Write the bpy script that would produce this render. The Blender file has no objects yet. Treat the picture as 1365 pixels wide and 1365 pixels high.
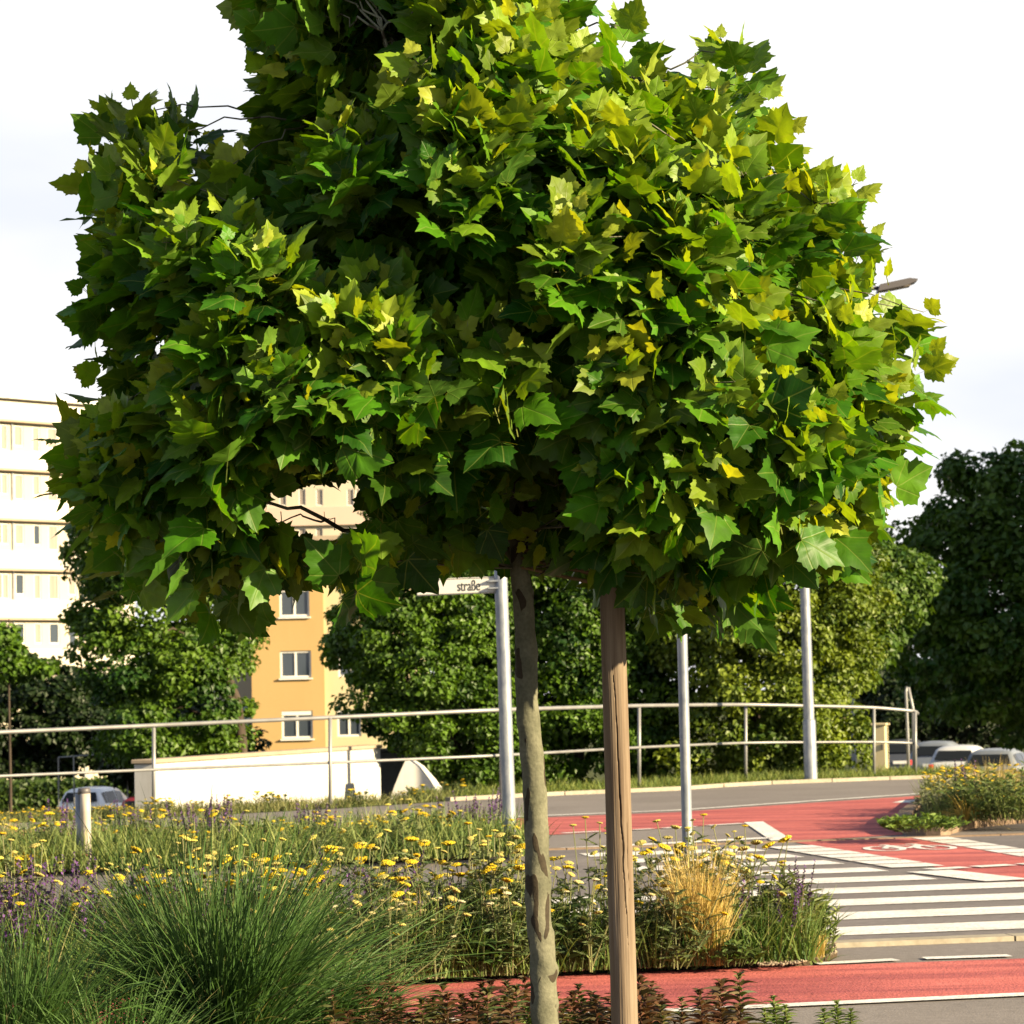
import bpy, math, random
import numpy as np
from mathutils import Vector, Matrix

R = math.radians
rng = np.random.default_rng(7)
random.seed(7)
scene = bpy.context.scene
COL = scene.collection

# ------------------------------------------------------------------ camera
F_PX = 3600.0            # focal length in pixels of a 1365 px wide picture
CAM_H = 1.35
PITCH, ROLL = R(3.93), R(1.3)
_F = np.array([0, math.cos(PITCH), math.sin(PITCH)])
_R0 = np.array([1.0, 0, 0]); _U0 = np.array([0, -math.sin(PITCH), math.cos(PITCH)])
_RT = math.cos(ROLL) * _R0 - math.sin(ROLL) * _U0
_UP = math.cos(ROLL) * _U0 + math.sin(ROLL) * _R0
CAM = np.array([0, 0, CAM_H])
cam_d = bpy.data.cameras.new('camera'); cam = bpy.data.objects.new('camera', cam_d); COL.objects.link(cam)
cam.matrix_world = Matrix(((_RT[0], _UP[0], -_F[0], 0), (_RT[1], _UP[1], -_F[1], 0), (_RT[2], _UP[2], -_F[2], CAM_H), (0, 0, 0, 1)))
cam_d.sensor_width = 36; cam_d.lens = 36 * F_PX / 1365
cam_d.clip_start = 0.1; cam_d.clip_end = 5000
cam_d.dof.use_dof = True; cam_d.dof.focus_distance = 8.8; cam_d.dof.aperture_fstop = 13
scene.camera = cam

# ------------------------------------------------------------------ light
SUN_EL, SUN_AZ = R(19), R(-27)         # azimuth from +X towards -Y
SUN_V = Vector((math.cos(SUN_EL) * math.cos(SUN_AZ), math.cos(SUN_EL) * math.sin(SUN_AZ), math.sin(SUN_EL)))
w = bpy.data.worlds.new('World'); scene.world = w; w.use_nodes = True
nt = w.node_tree; nt.nodes.clear()
def N(t, k, **kw):
    n = t.nodes.new(k)
    for a, b in kw.items(): setattr(n, a, b)
    return n
out = N(nt, 'ShaderNodeOutputWorld'); mixs = N(nt, 'ShaderNodeMixShader')
b1 = N(nt, 'ShaderNodeBackground'); b2 = N(nt, 'ShaderNodeBackground')
sky = N(nt, 'ShaderNodeTexSky'); sky.sky_type = 'NISHITA'; sky.sun_disc = False
sky.sun_elevation = SUN_EL; sky.sun_rotation = math.atan2(SUN_V.x, SUN_V.y)
b1.inputs[1].default_value = 0.05
nt.links.new(sky.outputs[0], b1.inputs[0])
tc = N(nt, 'ShaderNodeTexCoord'); mp = N(nt, 'ShaderNodeMapping'); mp.inputs['Scale'].default_value = (1, 1, 2.6); mp.inputs['Location'].default_value = (3.4, 1.0, .09)
nz = N(nt, 'ShaderNodeTexNoise'); nz.inputs['Scale'].default_value = 3.1; nz.inputs['Detail'].default_value = 5
nt.links.new(tc.outputs['Generated'], mp.inputs[0]); nt.links.new(mp.outputs[0], nz.inputs[0])
cr = N(nt, 'ShaderNodeValToRGB')       # cloud shade: soft grey-blue undersides to white
cr.color_ramp.elements[0].position = 0.36; cr.color_ramp.elements[0].color = (0.78, 0.81, 0.87, 1)
cr.color_ramp.elements[1].position = 0.56; cr.color_ramp.elements[1].color = (1.0, 0.99, 0.98, 1)
nt.links.new(nz.outputs[0], cr.inputs[0]); nt.links.new(cr.outputs[0], b2.inputs[0]); b2.inputs[1].default_value = 0.30
sx = N(nt, 'ShaderNodeSeparateXYZ'); nt.links.new(tc.outputs['Generated'], sx.inputs[0])
mr = N(nt, 'ShaderNodeMapRange'); mr.inputs[1].default_value = 0.28; mr.inputs[2].default_value = 0.52
mr.inputs[3].default_value = 1.0; mr.inputs[4].default_value = 0.12
nt.links.new(sx.outputs[2], mr.inputs[0]); nt.links.new(mr.outputs[0], mixs.inputs[0])
nt.links.new(b1.outputs[0], mixs.inputs[1]); nt.links.new(b2.outputs[0], mixs.inputs[2]); nt.links.new(mixs.outputs[0], out.inputs[0])
sd = bpy.data.lights.new('sun', 'SUN'); so = bpy.data.objects.new('sun', sd); COL.objects.link(so)
sd.energy = 5.0; sd.angle = R(0.6); sd.color = (1.0, 0.81, 0.49)
so.rotation_euler = SUN_V.to_track_quat('Z', 'Y').to_euler(); so.location = (20, -10, 30)
vs = scene.view_settings; vs.view_transform = 'Standard'; vs.look = 'None'; vs.gamma = 1; vs.exposure = 1.95

# ------------------------------------------------------------------ pixel helpers (photo pixels, 1365 wide)
def ray(px, py):
    return _F + _RT * ((px - 682.5) / F_PX) - _UP * ((py - 682.5) / F_PX)
def at(px, py, y):
    r = ray(px, py); return CAM + r * (y / r[1])
def G(px, py, z=0.0):
    r = ray(px, py); return CAM + r * ((z - CAM_H) / r[2])
def proj(P):
    d = np.asarray(P) - CAM
    c = d @ _F
    return 682.5 + F_PX * (d @ _RT) / c, 682.5 - F_PX * (d @ _UP) / c

# ------------------------------------------------------------------ mesh helpers
class MB:
    def __init__(s): s.v = []; s.f = []; s.c = []; s.uv = []; s.n = 0
    def add(s, verts, faces, col=None, uv=None):
        verts = np.asarray(verts, float).reshape(-1, 3)
        if isinstance(faces, np.ndarray): s.f.append(faces + s.n)
        else:
            by = {}
            for f in faces: by.setdefault(len(f), []).append(f)
            for k in by: s.f.append(np.array(by[k], int) + s.n)
        k = len(verts)
        s.v.append(verts)
        c = np.ones((k, 3)) if col is None else np.broadcast_to(np.asarray(col, float), (k, 3))
        s.c.append(c); s.uv.append(np.zeros((k, 2)) if uv is None else np.asarray(uv, float))
        s.n += k
    def mesh(s, name, smooth=False):
        me = bpy.data.meshes.new(name)
        V = np.concatenate(s.v); me.vertices.add(len(V)); me.vertices.foreach_set('co', V.astype(np.float32).ravel())
        nl = sum(f.size for f in s.f); nf = sum(len(f) for f in s.f)
        me.loops.add(nl); me.polygons.add(nf)
        me.loops.foreach_set('vertex_index', np.concatenate([f.ravel() for f in s.f]).astype(np.int32))
        tot = np.concatenate([np.full(len(f), f.shape[1]) for f in s.f])
        me.polygons.foreach_set('loop_start', np.concatenate([[0], np.cumsum(tot)[:-1]]).astype(np.int32))
        me.polygons.foreach_set('use_smooth', np.full(nf, bool(smooth)))
        C = np.concatenate(s.c); a = me.attributes.new('tint', 'FLOAT_COLOR', 'POINT')
        a.data.foreach_set('color', np.concatenate([C, np.ones((len(C), 1))], 1).astype(np.float32).ravel())
        U = np.concatenate(s.uv); a = me.attributes.new('leafuv', 'FLOAT2', 'POINT')
        a.data.foreach_set('vector', U.astype(np.float32).ravel())
        me.update(calc_edges=True)
        return me
    def build(s, name, mat, parent=None, smooth=False):
        return link(name, s.mesh(name, smooth), mat, parent)
def link(name, me, mat, parent=None):
    if mat is not None and len(me.materials) == 0: me.materials.append(mat)
    o = bpy.data.objects.new(name, me); COL.objects.link(o)
    if parent is not None: o.parent = parent
    return o
def empty(name, loc=(0, 0, 0), rz=0):
    o = bpy.data.objects.new(name, None); COL.objects.link(o); o.location = loc; o.rotation_euler = (0, 0, rz); o.empty_display_size = 0.1
    return o
def tag(o, label, cat, group=None, kind=None):
    o['label'] = label; o['category'] = cat
    if group: o['group'] = group
    if kind: o['kind'] = kind
    return o
def struct(o): o['kind'] = 'structure'; return o
def copy_tree(o, parent=None):
    c = o.copy(); COL.objects.link(c)
    if parent is not None: c.parent = parent
    for ch in list(o.children): copy_tree(ch, c)
    return c

def box(mb, c, s, rz=0, col=None, ch=0.0):
    """box centred at c, size s; ch = chamfer on the vertical and top edges"""
    x, y, z = np.asarray(s, float) / 2
    if ch > 0:
        ch = min(ch, x * .45, y * .45, z * .45)
        ring = lambda i, zz: [(x - i, y - ch, zz), (x - ch, y - i, zz), (-x + ch, y - i, zz), (-x + i, y - ch, zz), (-x + i, -y + ch, zz), (-x + ch, -y + i, zz), (x - ch, -y + i, zz), (x - i, -y + ch, zz)]
        V = np.array(ring(ch, -z) + ring(0, -z + ch) + ring(0, z - ch) + ring(ch, z)); F = []
        for k in range(3):
            for i in range(8): F.append((k * 8 + i, k * 8 + (i + 1) % 8, k * 8 + 8 + (i + 1) % 8, k * 8 + 8 + i))
        F.append(tuple(range(24, 32))); F.append(tuple(range(7, -1, -1)))
    else:
        V = np.array([(-x, -y, -z), (x, -y, -z), (x, y, -z), (-x, y, -z), (-x, -y, z), (x, -y, z), (x, y, z), (-x, y, z)])
        F = [(3, 2, 1, 0), (4, 5, 6, 7), (0, 1, 5, 4), (1, 2, 6, 5), (2, 3, 7, 6), (3, 0, 4, 7)]
    cc, ss = math.cos(rz), math.sin(rz)
    V = V @ np.array([[cc, ss, 0], [-ss, cc, 0], [0, 0, 1]]) + np.asarray(c, float)
    mb.add(V, F, col)
def tube(mb, P, rad, seg=10, col=None, cap=True):
    P = np.asarray(P, float); n = len(P); rad = np.broadcast_to(np.asarray(rad, float), (n,))
    T = np.gradient(P, axis=0); T /= np.linalg.norm(T, axis=1)[:, None] + 1e-9
    a = np.array([1., 0, 0]) if abs(T[0][0]) < .8 else np.array([0, 1., 0])
    V = []
    ang = np.linspace(0, 2 * np.pi, seg, endpoint=False)
    for i in range(n):
        a = a - T[i] * (a @ T[i]); a /= np.linalg.norm(a); b = np.cross(T[i], a)
        V.append(P[i] + rad[i] * (np.cos(ang)[:, None] * a + np.sin(ang)[:, None] * b))
    V = np.concatenate(V)
    i = np.arange(n - 1)[:, None] * seg; j = np.arange(seg)[None]; k = (j + 1) % seg
    Fq = np.stack([i + j, i + k, i + seg + k, i + seg + j], -1).reshape(-1, 4)
    m0 = mb.n; mb.add(V, Fq, col)
    if cap and seg > 2:
        mb.f.append(np.array([np.arange(seg - 1, -1, -1)]) + m0); mb.f.append(np.array([np.arange(seg)]) + m0 + (n - 1) * seg)
def sheet(name, pts, z, mat):
    """flat ground sheet from ground points"""
    P = np.array([(p[0], p[1], z) for p in pts])
    area = np.sum(P[:, 0] * np.roll(P[:, 1], -1) - np.roll(P[:, 0], -1) * P[:, 1])
    if area < 0: P = P[::-1]
    mb = MB(); mb.add(P, [tuple(range(len(P)))]); return struct(mb.build(name, mat))
def slab(mb, pts, z0, z1, col=None):
    P = np.array([(p[0], p[1]) for p in pts])
    if np.sum(P[:, 0] * np.roll(P[:, 1], -1) - np.roll(P[:, 0], -1) * P[:, 1]) < 0: P = P[::-1]
    n = len(P); V = np.concatenate([np.c_[P, np.full(n, z0)], np.c_[P, np.full(n, z1)]])
    F = [(i, (i + 1) % n, n + (i + 1) % n, n + i) for i in range(n)] + [tuple(range(n, 2 * n))]
    mb.add(V, F, col)
def band(name, pl, width, z, mat):
    """painted line of real width along ground polyline"""
    P = np.array([(p[0], p[1]) for p in pl]); T = np.gradient(P, axis=0); T /= np.linalg.norm(T, axis=1)[:, None]
    Nn = np.c_[-T[:, 1], T[:, 0]] * width / 2
    return sheet(name, np.concatenate([P + Nn, (P - Nn)[::-1]]), z, mat)

# ------------------------------------------------------------------ materials
def mat(name, col=(.5, .5, .5), rough=.6, spec=.4, metal=0, attr=False, noise=None, bump=None, trans=0.0, tcol=None):
    m = bpy.data.materials.new(name); m.use_nodes = True; t = m.node_tree; p = t.nodes['Principled BSDF']
    p.inputs['Roughness'].default_value = rough; p.inputs['Specular IOR Level'].default_value = spec; p.inputs['Metallic'].default_value = metal
    src = None
    if attr:
        a = N(t, 'ShaderNodeAttribute'); a.attribute_name = 'tint'; src = a.outputs['Color']
    tcx = N(t, 'ShaderNodeTexCoord')
    if noise:   # list of (scale xyz, strength, dark colour multiplier)
        if src is None:
            rgb = N(t, 'ShaderNodeRGB'); rgb.outputs[0].default_value = (*col, 1); src = rgb.outputs[0]
        for (sc, lo, hi, mul) in noise:
            mpp = N(t, 'ShaderNodeMapping'); mpp.inputs['Scale'].default_value = sc if isinstance(sc, tuple) else (sc, sc, sc)
            nn = N(t, 'ShaderNodeTexNoise'); nn.inputs['Detail'].default_value = 6; nn.inputs['Scale'].default_value = 1; nn.inputs['Roughness'].default_value = .6
            r_ = N(t, 'ShaderNodeValToRGB'); r_.color_ramp.elements[0].position = lo; r_.color_ramp.elements[1].position = hi
            r_.color_ramp.elements[0].color = (*mul, 1); r_.color_ramp.elements[1].color = (1, 1, 1, 1)
            mx = N(t, 'ShaderNodeMix', data_type='RGBA', blend_type='MULTIPLY'); mx.inputs[0].default_value = 1
            t.links.new(tcx.outputs['Object'], mpp.inputs[0]); t.links.new(mpp.outputs[0], nn.inputs[0]); t.links.new(nn.outputs[0], r_.inputs[0])
            t.links.new(src, mx.inputs[6]); t.links.new(r_.outputs[0], mx.inputs[7]); src = mx.outputs[2]
    if src is not None: t.links.new(src, p.inputs['Base Color'])
    else: p.inputs['Base Color'].default_value = (*col, 1)
    if bump:
        sc, st = bump
        mpp = N(t, 'ShaderNodeMapping'); mpp.inputs['Scale'].default_value = sc if isinstance(sc, tuple) else (sc, sc, sc)
        nn = N(t, 'ShaderNodeTexNoise'); nn.inputs['Scale'].default_value = 1; nn.inputs['Detail'].default_value = 4
        bm = N(t, 'ShaderNodeBump'); bm.inputs['Strength'].default_value = st; bm.inputs['Distance'].default_value = .01
        t.links.new(tcx.outputs['Object'], mpp.inputs[0]); t.links.new(mpp.outputs[0], nn.inputs[0]); t.links.new(nn.outputs[0], bm.inputs['Height'])
        t.links.new(bm.outputs[0], p.inputs['Normal'])
    if trans > 0:
        tr = N(t, 'ShaderNodeBsdfTranslucent'); ms = N(t, 'ShaderNodeMixShader'); ms.inputs[0].default_value = trans
        if src is not None:
            mx = N(t, 'ShaderNodeMix', data_type='RGBA', blend_type='MULTIPLY'); mx.inputs[0].default_value = 1
            t.links.new(src, mx.inputs[6]); mx.inputs[7].default_value = (*(tcol or (1.6, 1.5, .6)), 1); t.links.new(mx.outputs[2], tr.inputs[0])
        else: tr.inputs[0].default_value = (*col, 1)
        o = t.nodes['Material Output']; t.links.new(p.outputs[0], ms.inputs[1]); t.links.new(tr.outputs[0], ms.inputs[2]); t.links.new(ms.outputs[0], o.inputs[0])
    return m

M = {}
M['asphalt'] = mat('asphalt', (.19, .172, .175), .9, .2, noise=[(0.35, .3, .7, (.72, .72, .74)), (14, .3, .75, (.7, .7, .7)), ((.5, 3, 1), .25, .6, (.8, .8, .8))], bump=(90, .35))
M['paving'] = mat('paving', (.21, .19, .187), .9, .2, noise=[(0.5, .3, .7, (.75, .74, .73)), (18, .3, .75, (.72, .72, .72))], bump=(80, .3))
M['red'] = mat('red_asphalt', (.56, .155, .138), .85, .2, noise=[((.35, 2.6, 1), .40, .60, (.62, .56, .68)), ((.8, 7, 1), .36, .64, (.80, .76, .78)), (1.2, .3, .7, (.86, .84, .84)), (16, .3, .7, (.72, .70, .70))], bump=(70, .6))  # first noise: purple-dark streaks paint tree shadows lying across the path
M['white_paint'] = mat('road_paint', (.66, .65, .65), .7, .3, noise=[(2.2, .3, .6, (.78, .76, .75)), (34, .30, .52, (.66, .64, .63)), (55, .36, .42, (.42, .41, .42)), ((1.5, 9, 1), .26, .5, (.82, .80, .79))])
M['cream_stone'] = mat('kerb_stone', (.33, .30, .25), .85, .2, noise=[(2.5, .3, .7, (.75, .73, .7)), (20, .3, .7, (.75, .74, .72))])
M['brown_kerb'] = mat('kerb_brown', (.25, .18, .13), .85, .2, noise=[(3, .3, .7, (.65, .62, .6)), (25, .3, .7, (.7, .7, .7))], bump=(50, .3))
M['terrain'] = mat('terrain', (.085, .10, .035), .95, .1, noise=[(.4, .3, .7, (.6, .65, .6)), (6, .3, .7, (.5, .5, .5))])
M['soil'] = mat('soil', (.10, .07, .045), .95, .1, noise=[(4, .3, .7, (.5, .5, .5)), (30, .3, .7, (.45, .45, .45))], bump=(40, .8))
M['galv'] = mat('galvanised_steel', (.27, .285, .305), .48, .5, .35, noise=[((14, 14, 5), .38, .62, (.60, .64, .74)), ((60, 60, 20), .3, .7, (.84, .85, .88))])
M['rail'] = mat('railing_steel', (.225, .23, .24), .45, .5, .3, noise=[((6, 6, 6), .3, .7, (.75, .72, .70))])
M['dark_metal'] = mat('dark_metal', (.06, .055, .06), .5, .5)
M['sign_white'] = mat('sign_enamel', (.42, .415, .40), .4, .4)
M['black'] = mat('black_paint', (.015, .015, .015), .6, .3)
M['band_wall'] = mat('band_render', (.46, .43, .38), .9, .1, noise=[((.4, .4, .2), .3, .7, (.93, .92, .91))])
M['white_wall'] = mat('white_render', (.48, .475, .47), .9, .1, noise=[((4, 4, .35), .32, .6, (.84, .82, .80)), ((.5, .5, .25), .3, .6, (.86, .85, .84)), (8, .3, .7, (.94, .93, .92))])
M['wall_cap'] = mat('wall_cap', (.29, .235, .18), .8, .2, noise=[(3, .3, .7, (.8, .8, .8))])
M['grey_wall'] = mat('grey_concrete', (.17, .17, .17), .9, .2, noise=[(1.5, .3, .7, (.7, .7, .7)), (12, .3, .7, (.85, .85, .85))])
M['yellow_wall'] = mat('yellow_render', (.37, .25, .115), .9, .1, noise=[((.6, .6, .2), .3, .7, (.93, .92, .90)), (9, .3, .7, (.95, .95, .95))])
M['cream_wall'] = mat('cream_render', (.42, .36, .23), .9, .1, noise=[((.6, .6, .2), .3, .7, (.92, .92, .90))])
M['pale_wall'] = mat('pale_render', (.40, .36, .29), .9, .1, noise=[((.4, .4, .2), .3, .7, (.93, .92, .92))])
M['pink_wall'] = mat('pink_render', (.42, .33, .28), .9, .1, noise=[((.4, .4, .2), .3, .7, (.93, .92, .92))])
M['white_frame'] = mat('window_frame', (.55, .54, .52), .4, .4)
M['glass'] = mat('window_glass', (.035, .045, .06), .06, .6)
M['car_glass'] = mat('car_glass', (.012, .014, .016), .12, .3)
M['carpaint_lit'] = mat('lit_white_paint', (.72, .73, .75), .25, .5)  # white raised so the shaded hatchback looks lit; light put into the paint
M['curtain'] = mat('curtained_glass', (.22, .19, .165), .35, .5, noise=[((9, 9, .3), .35, .65, (.72, .70, .72))])
M['bluepanel'] = mat('blue_panel', (.42, .58, .62), .4, .4)
M['wood'] = None
M['carpaint_silver'] = mat('silver_paint', (.20, .22, .25), .3, .6, .35)
M['carpaint_white'] = mat('white_paint_car', (.45, .46, .48), .25, .5)
M['carpaint_dark'] = mat('dark_paint_car', (.05, .055, .07), .25, .6)
M['carpaint_red'] = mat('red_paint_car', (.35, .03, .03), .3, .5)
M['tyre'] = mat('tyre', (.02, .02, .02), .8, .2)
M['lamp_red'] = mat('tail_light', (.45, .02, .02), .2, .5)
M['plate'] = mat('plate', (.7, .7, .68), .5, .3)
M['leaf_bg'] = mat('tree_leaves', attr=True, rough=.5, spec=.35, trans=.28, tcol=(1.7, 1.6, .5))
M['plant'] = mat('plant_leaves', attr=True, rough=.6, spec=.25, trans=.25, tcol=(1.3, 1.3, .7))
M['petal'] = mat('flower', attr=True, rough=.7, spec=.2, trans=.12, tcol=(1.2, 1.1, .6))
M['bark_bg'] = mat('bark_dark', (.06, .045, .035), .9, .2, noise=[((8, 8, 2), .3, .7, (.5, .5, .5))])
M['gravel'] = mat('gravel_stone', attr=True, rough=.9, spec=.2)

def leaf_material():
    m = bpy.data.materials.new('plane_leaf'); m.use_nodes = True; t = m.node_tree; p = t.nodes['Principled BSDF']; L = t.links.new
    a = N(t, 'ShaderNodeAttribute'); a.attribute_name = 'tint'
    u = N(t, 'ShaderNodeAttribute'); u.attribute_name = 'leafuv'
    s = N(t, 'ShaderNodeSeparateXYZ'); L(u.outputs['Vector'], s.inputs[0])
    def mth(op, x, y=None, z=None):
        n = N(t, 'ShaderNodeMath', operation=op)
        for i, q in enumerate((x, y, z)):
            if q is None: continue
            if isinstance(q, (int, float)): n.inputs[i].default_value = q
            else: L(q, n.inputs[i])
        return n.outputs[0]
    X = s.outputs[0]; Y = mth('ADD', s.outputs[1], .02)
    ang = mth('ARCTAN2', X, Y)
    rad = mth('SQRT', mth('ADD', mth('MULTIPLY', X, X), mth('MULTIPLY', Y, Y)))
    dist = mth('MULTIPLY', mth('PINGPONG', ang, .40), rad)            # palmate main veins every 0.8 rad
    vein = mth('SUBTRACT', 1.0, mth('SMOOTH_MIN', mth('DIVIDE', dist, .020), 1.0, .1))
    side = mth('PINGPONG', mth('SUBTRACT', Y, mth('MULTIPLY', mth('ABSOLUTE', X), .9)), .055)   # fine side veins
    sv = mth('MULTIPLY', mth('SUBTRACT', 1.0, mth('MINIMUM', mth('DIVIDE', side, .012), 1.0)), .13)
    v = mth('MAXIMUM', vein, sv)
    mx = N(t, 'ShaderNodeMix', data_type='RGBA'); L(mth('MULTIPLY', v, .45), mx.inputs[0]); L(a.outputs['Color'], mx.inputs[6]); mx.inputs[7].default_value = (.20, .24, .055, 1)
    tcn = N(t, 'ShaderNodeTexCoord'); nn = N(t, 'ShaderNodeTexNoise'); nn.inputs['Scale'].default_value = 22; nn.inputs['Detail'].default_value = 4; L(tcn.outputs['Object'], nn.inputs[0])
    mm = N(t, 'ShaderNodeMapRange'); mm.inputs[1].default_value = .3; mm.inputs[2].default_value = .7; mm.inputs[3].default_value = .75; mm.inputs[4].default_value = 1.2; L(nn.outputs[0], mm.inputs[0])
    sc = N(t, 'ShaderNodeVectorMath', operation='SCALE'); L(mx.outputs[2], sc.inputs[0]); L(mm.outputs[0], sc.inputs[3])
    g = N(t, 'ShaderNodeNewGeometry'); bk = N(t, 'ShaderNodeMix', data_type='RGBA')
    L(mth('MULTIPLY', g.outputs['Backfacing'], .40), bk.inputs[0]); L(sc.outputs[0], bk.inputs[6]); bk.inputs[7].default_value = (.085, .17, .030, 1)
    L(bk.outputs[2], p.inputs['Base Color']); p.inputs['Roughness'].default_value = .46; p.inputs['Specular IOR Level'].default_value = .24
    bm = N(t, 'ShaderNodeBump'); bm.inputs['Strength'].default_value = .3; bm.inputs['Distance'].default_value = .003; bm.invert = True
    L(v, bm.inputs['Height']); L(bm.outputs[0], p.inputs['Normal'])
    tr = N(t, 'ShaderNodeBsdfTranslucent'); tm = N(t, 'ShaderNodeMix', data_type='RGBA', blend_type='MULTIPLY'); tm.inputs[0].default_value = 1
    L(sc.outputs[0], tm.inputs[6]); tm.inputs[7].default_value = (2.2, 1.9, .35, 1); L(tm.outputs[2], tr.inputs[0])
    ms = N(t, 'ShaderNodeMixShader'); ms.inputs[0].default_value = .36
    L(p.outputs[0], ms.inputs[1]); L(tr.outputs[0], ms.inputs[2]); L(ms.outputs[0], t.nodes['Material Output'].inputs[0])
    return m
M['plane_leaf'] = leaf_material()

def bark_material():
    m = bpy.data.materials.new('plane_bark'); m.use_nodes = True; t = m.node_tree; p = t.nodes['Principled BSDF']; L = t.links.new
    tcn = N(t, 'ShaderNodeTexCoord'); mp = N(t, 'ShaderNodeMapping'); mp.inputs['Scale'].default_value = (19, 19, 8); L(tcn.outputs['Object'], mp.inputs[0])
    n1 = N(t, 'ShaderNodeTexNoise'); n1.inputs['Scale'].default_value = 1; n1.inputs['Detail'].default_value = 1.6; n1.inputs['Distortion'].default_value = .5; L(mp.outputs[0], n1.inputs[0])
    r1 = N(t, 'ShaderNodeValToRGB'); e = r1.color_ramp.elements; e[0].position = .575; e[0].color = (0, 0, 0, 1); e[1].position = .59; e[1].color = (1, 1, 1, 1); L(n1.outputs[0], r1.inputs[0])
    n2 = N(t, 'ShaderNodeTexNoise'); n2.inputs['Scale'].default_value = 9; n2.inputs['Detail'].default_value = 5; L(tcn.outputs['Object'], n2.inputs[0])
    r2 = N(t, 'ShaderNodeValToRGB'); e = r2.color_ramp.elements; e[0].position = .35; e[0].color = (.082, .084, .056, 1); e[1].position = .68; e[1].color = (.155, .152, .108, 1); L(n2.outputs[0], r2.inputs[0])
    n3 = N(t, 'ShaderNodeTexNoise'); n3.inputs['Scale'].default_value = 90; n3.inputs['Detail'].default_value = 4; L(tcn.outputs['Object'], n3.inputs[0])
    r3 = N(t, 'ShaderNodeValToRGB'); e = r3.color_ramp.elements; e[0].position = .3; e[0].color = (.7, .7, .7, 1); e[1].position = .7; L(n3.outputs[0], r3.inputs[0])
    mx = N(t, 'ShaderNodeMix', data_type='RGBA'); L(r1.outputs[0], mx.inputs[0]); L(r2.outputs[0], mx.inputs[6]); mx.inputs[7].default_value = (.036, .028, .018, 1)
    mu = N(t, 'ShaderNodeMix', data_type='RGBA', blend_type='MULTIPLY'); mu.inputs[0].default_value = 1; L(mx.outputs[2], mu.inputs[6]); L(r3.outputs[0], mu.inputs[7])
    L(mu.outputs[2], p.inputs['Base Color']); p.inputs['Roughness'].default_value = .8; p.inputs['Specular IOR Level'].default_value = .2
    ad = N(t, 'ShaderNodeMath', operation='ADD'); L(r1.outputs[0], ad.inputs[0]); L(n3.outputs[0], ad.inputs[1])
    bm = N(t, 'ShaderNodeBump'); bm.inputs['Strength'].default_value = .5; bm.inputs['Distance'].default_value = .004; L(ad.outputs[0], bm.inputs['Height']); L(bm.outputs[0], p.inputs['Normal'])
    return m
M['plane_bark'] = bark_material()
M['wood'] = mat('weathered_wood', (.195, .155, .115), .85, .2, noise=[((55, 55, 2.2), .35, .65, (.66, .60, .56)), ((9, 9, 1.3), .3, .6, (.74, .70, .68)), ((5, 5, 9), .26, .34, (.55, .48, .42))], bump=((70, 70, 2.5), .5))

# ------------------------------------------------------------------ terrain
post_px = [(-160, 1101, 984), (-20, 1094, 977), (205, 1085, 967), (440, 1077, 956.5), (668, 1068, 946), (852, 1052, 940.5), (994, 1041, 939), (1165, 1035, 943), (1220, 1033, 948)]
posts = [G(a, b) for a, b, c in post_px]
rail_x = np.array([p[0] for p in posts]); rail_yy = np.array([p[1] for p in posts])
def rail_y(x): return np.interp(x, rail_x, rail_yy)
def terr(x, y):
    t = np.clip((y - rail_y(x) - 1.6) / 9.0, 0, 1); t = t * t * (3 - 2 * t)
    return np.clip(-2.4 + .028 * x, -3.4, -1.6) * t
gx = np.unique(np.concatenate([np.linspace(-900, -40, 14), np.linspace(-40, 40, 81), np.linspace(40, 900, 14)]))
gy = np.unique(np.concatenate([np.linspace(-60, 28, 12), np.linspace(28, 62, 69), np.linspace(62, 140, 20), np.linspace(140, 2600, 20)]))
GX, GY = np.meshgrid(gx, gy); GZ = terr(GX, GY) - .012
i = np.arange(len(gy) - 1)[:, None] * len(gx); j = np.arange(len(gx) - 1)[None]
Fq = np.stack([i + j, i + j + 1, i + len(gx) + j + 1, i + len(gx) + j], -1).reshape(-1, 4)
mb = MB(); mb.add(np.stack([GX, GY, GZ], -1).reshape(-1, 3), Fq); struct(mb.build('ground', M['terrain'], smooth=True))

# ------------------------------------------------------------------ pavements, road, paint
pav_far = [(-400, 1112), (0, 1098), (200, 1091), (450, 1078), (600, 1068), (726, 1061), (900, 1054), (950, 1050), (1019, 1046), (1087, 1043.5), (1240, 1037.5), (1420, 1034)]
pf = [G(*p) for p in pav_far]
sheet('pavement', [(-40, -5), (40, -5), (40, pf[-1][1] - .3)] + [p for p in pf[::-1]] + [(-40, pf[0][1])], 0.0, M['paving'])
kerb_n0, kerb_n1 = G(1111, 1264), G(1365, 1254)
kd = (kerb_n1 - kerb_n0); kd /= np.linalg.norm(kd); kn = np.array([-kd[1], kd[0], 0])
def along(s, t): return kerb_n0 + kd * s + kn * t          # s along the road, t across it from the near kerb
far_k = G(1057, 1123); t_far = (far_k - kerb_n0) @ kn
sheet('road', [along(-40, .16), along(30, .16), along(30, t_far - .06), along(-40, t_far - .06)], 0.004, M['asphalt'])
mb = MB()
for k in range(70):
    s = -40 + k * 1.0
    slab(mb, [along(s + .006, 0), along(s + .994, 0), along(s + .994, .155), along(s + .006, .155)], -.02, .026 + .0015 * random.random())
struct(mb.build('near_kerb', M['cream_stone']))
mb = MB()
s_b = (G(1200, 1115) - kerb_n0) @ kd
for k in range(70):
    s = s_b - 45.2 + k * 1.0
    if s > s_b + 12: break
    slab(mb, [along(s + .006, t_far - .055), along(s + .994, t_far - .055), along(s + .994, t_far + .06), along(s + .006, t_far + .06)], -.02, .016 + .001 * random.random())
struct(mb.build('far_kerb', M['brown_kerb']))
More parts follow.
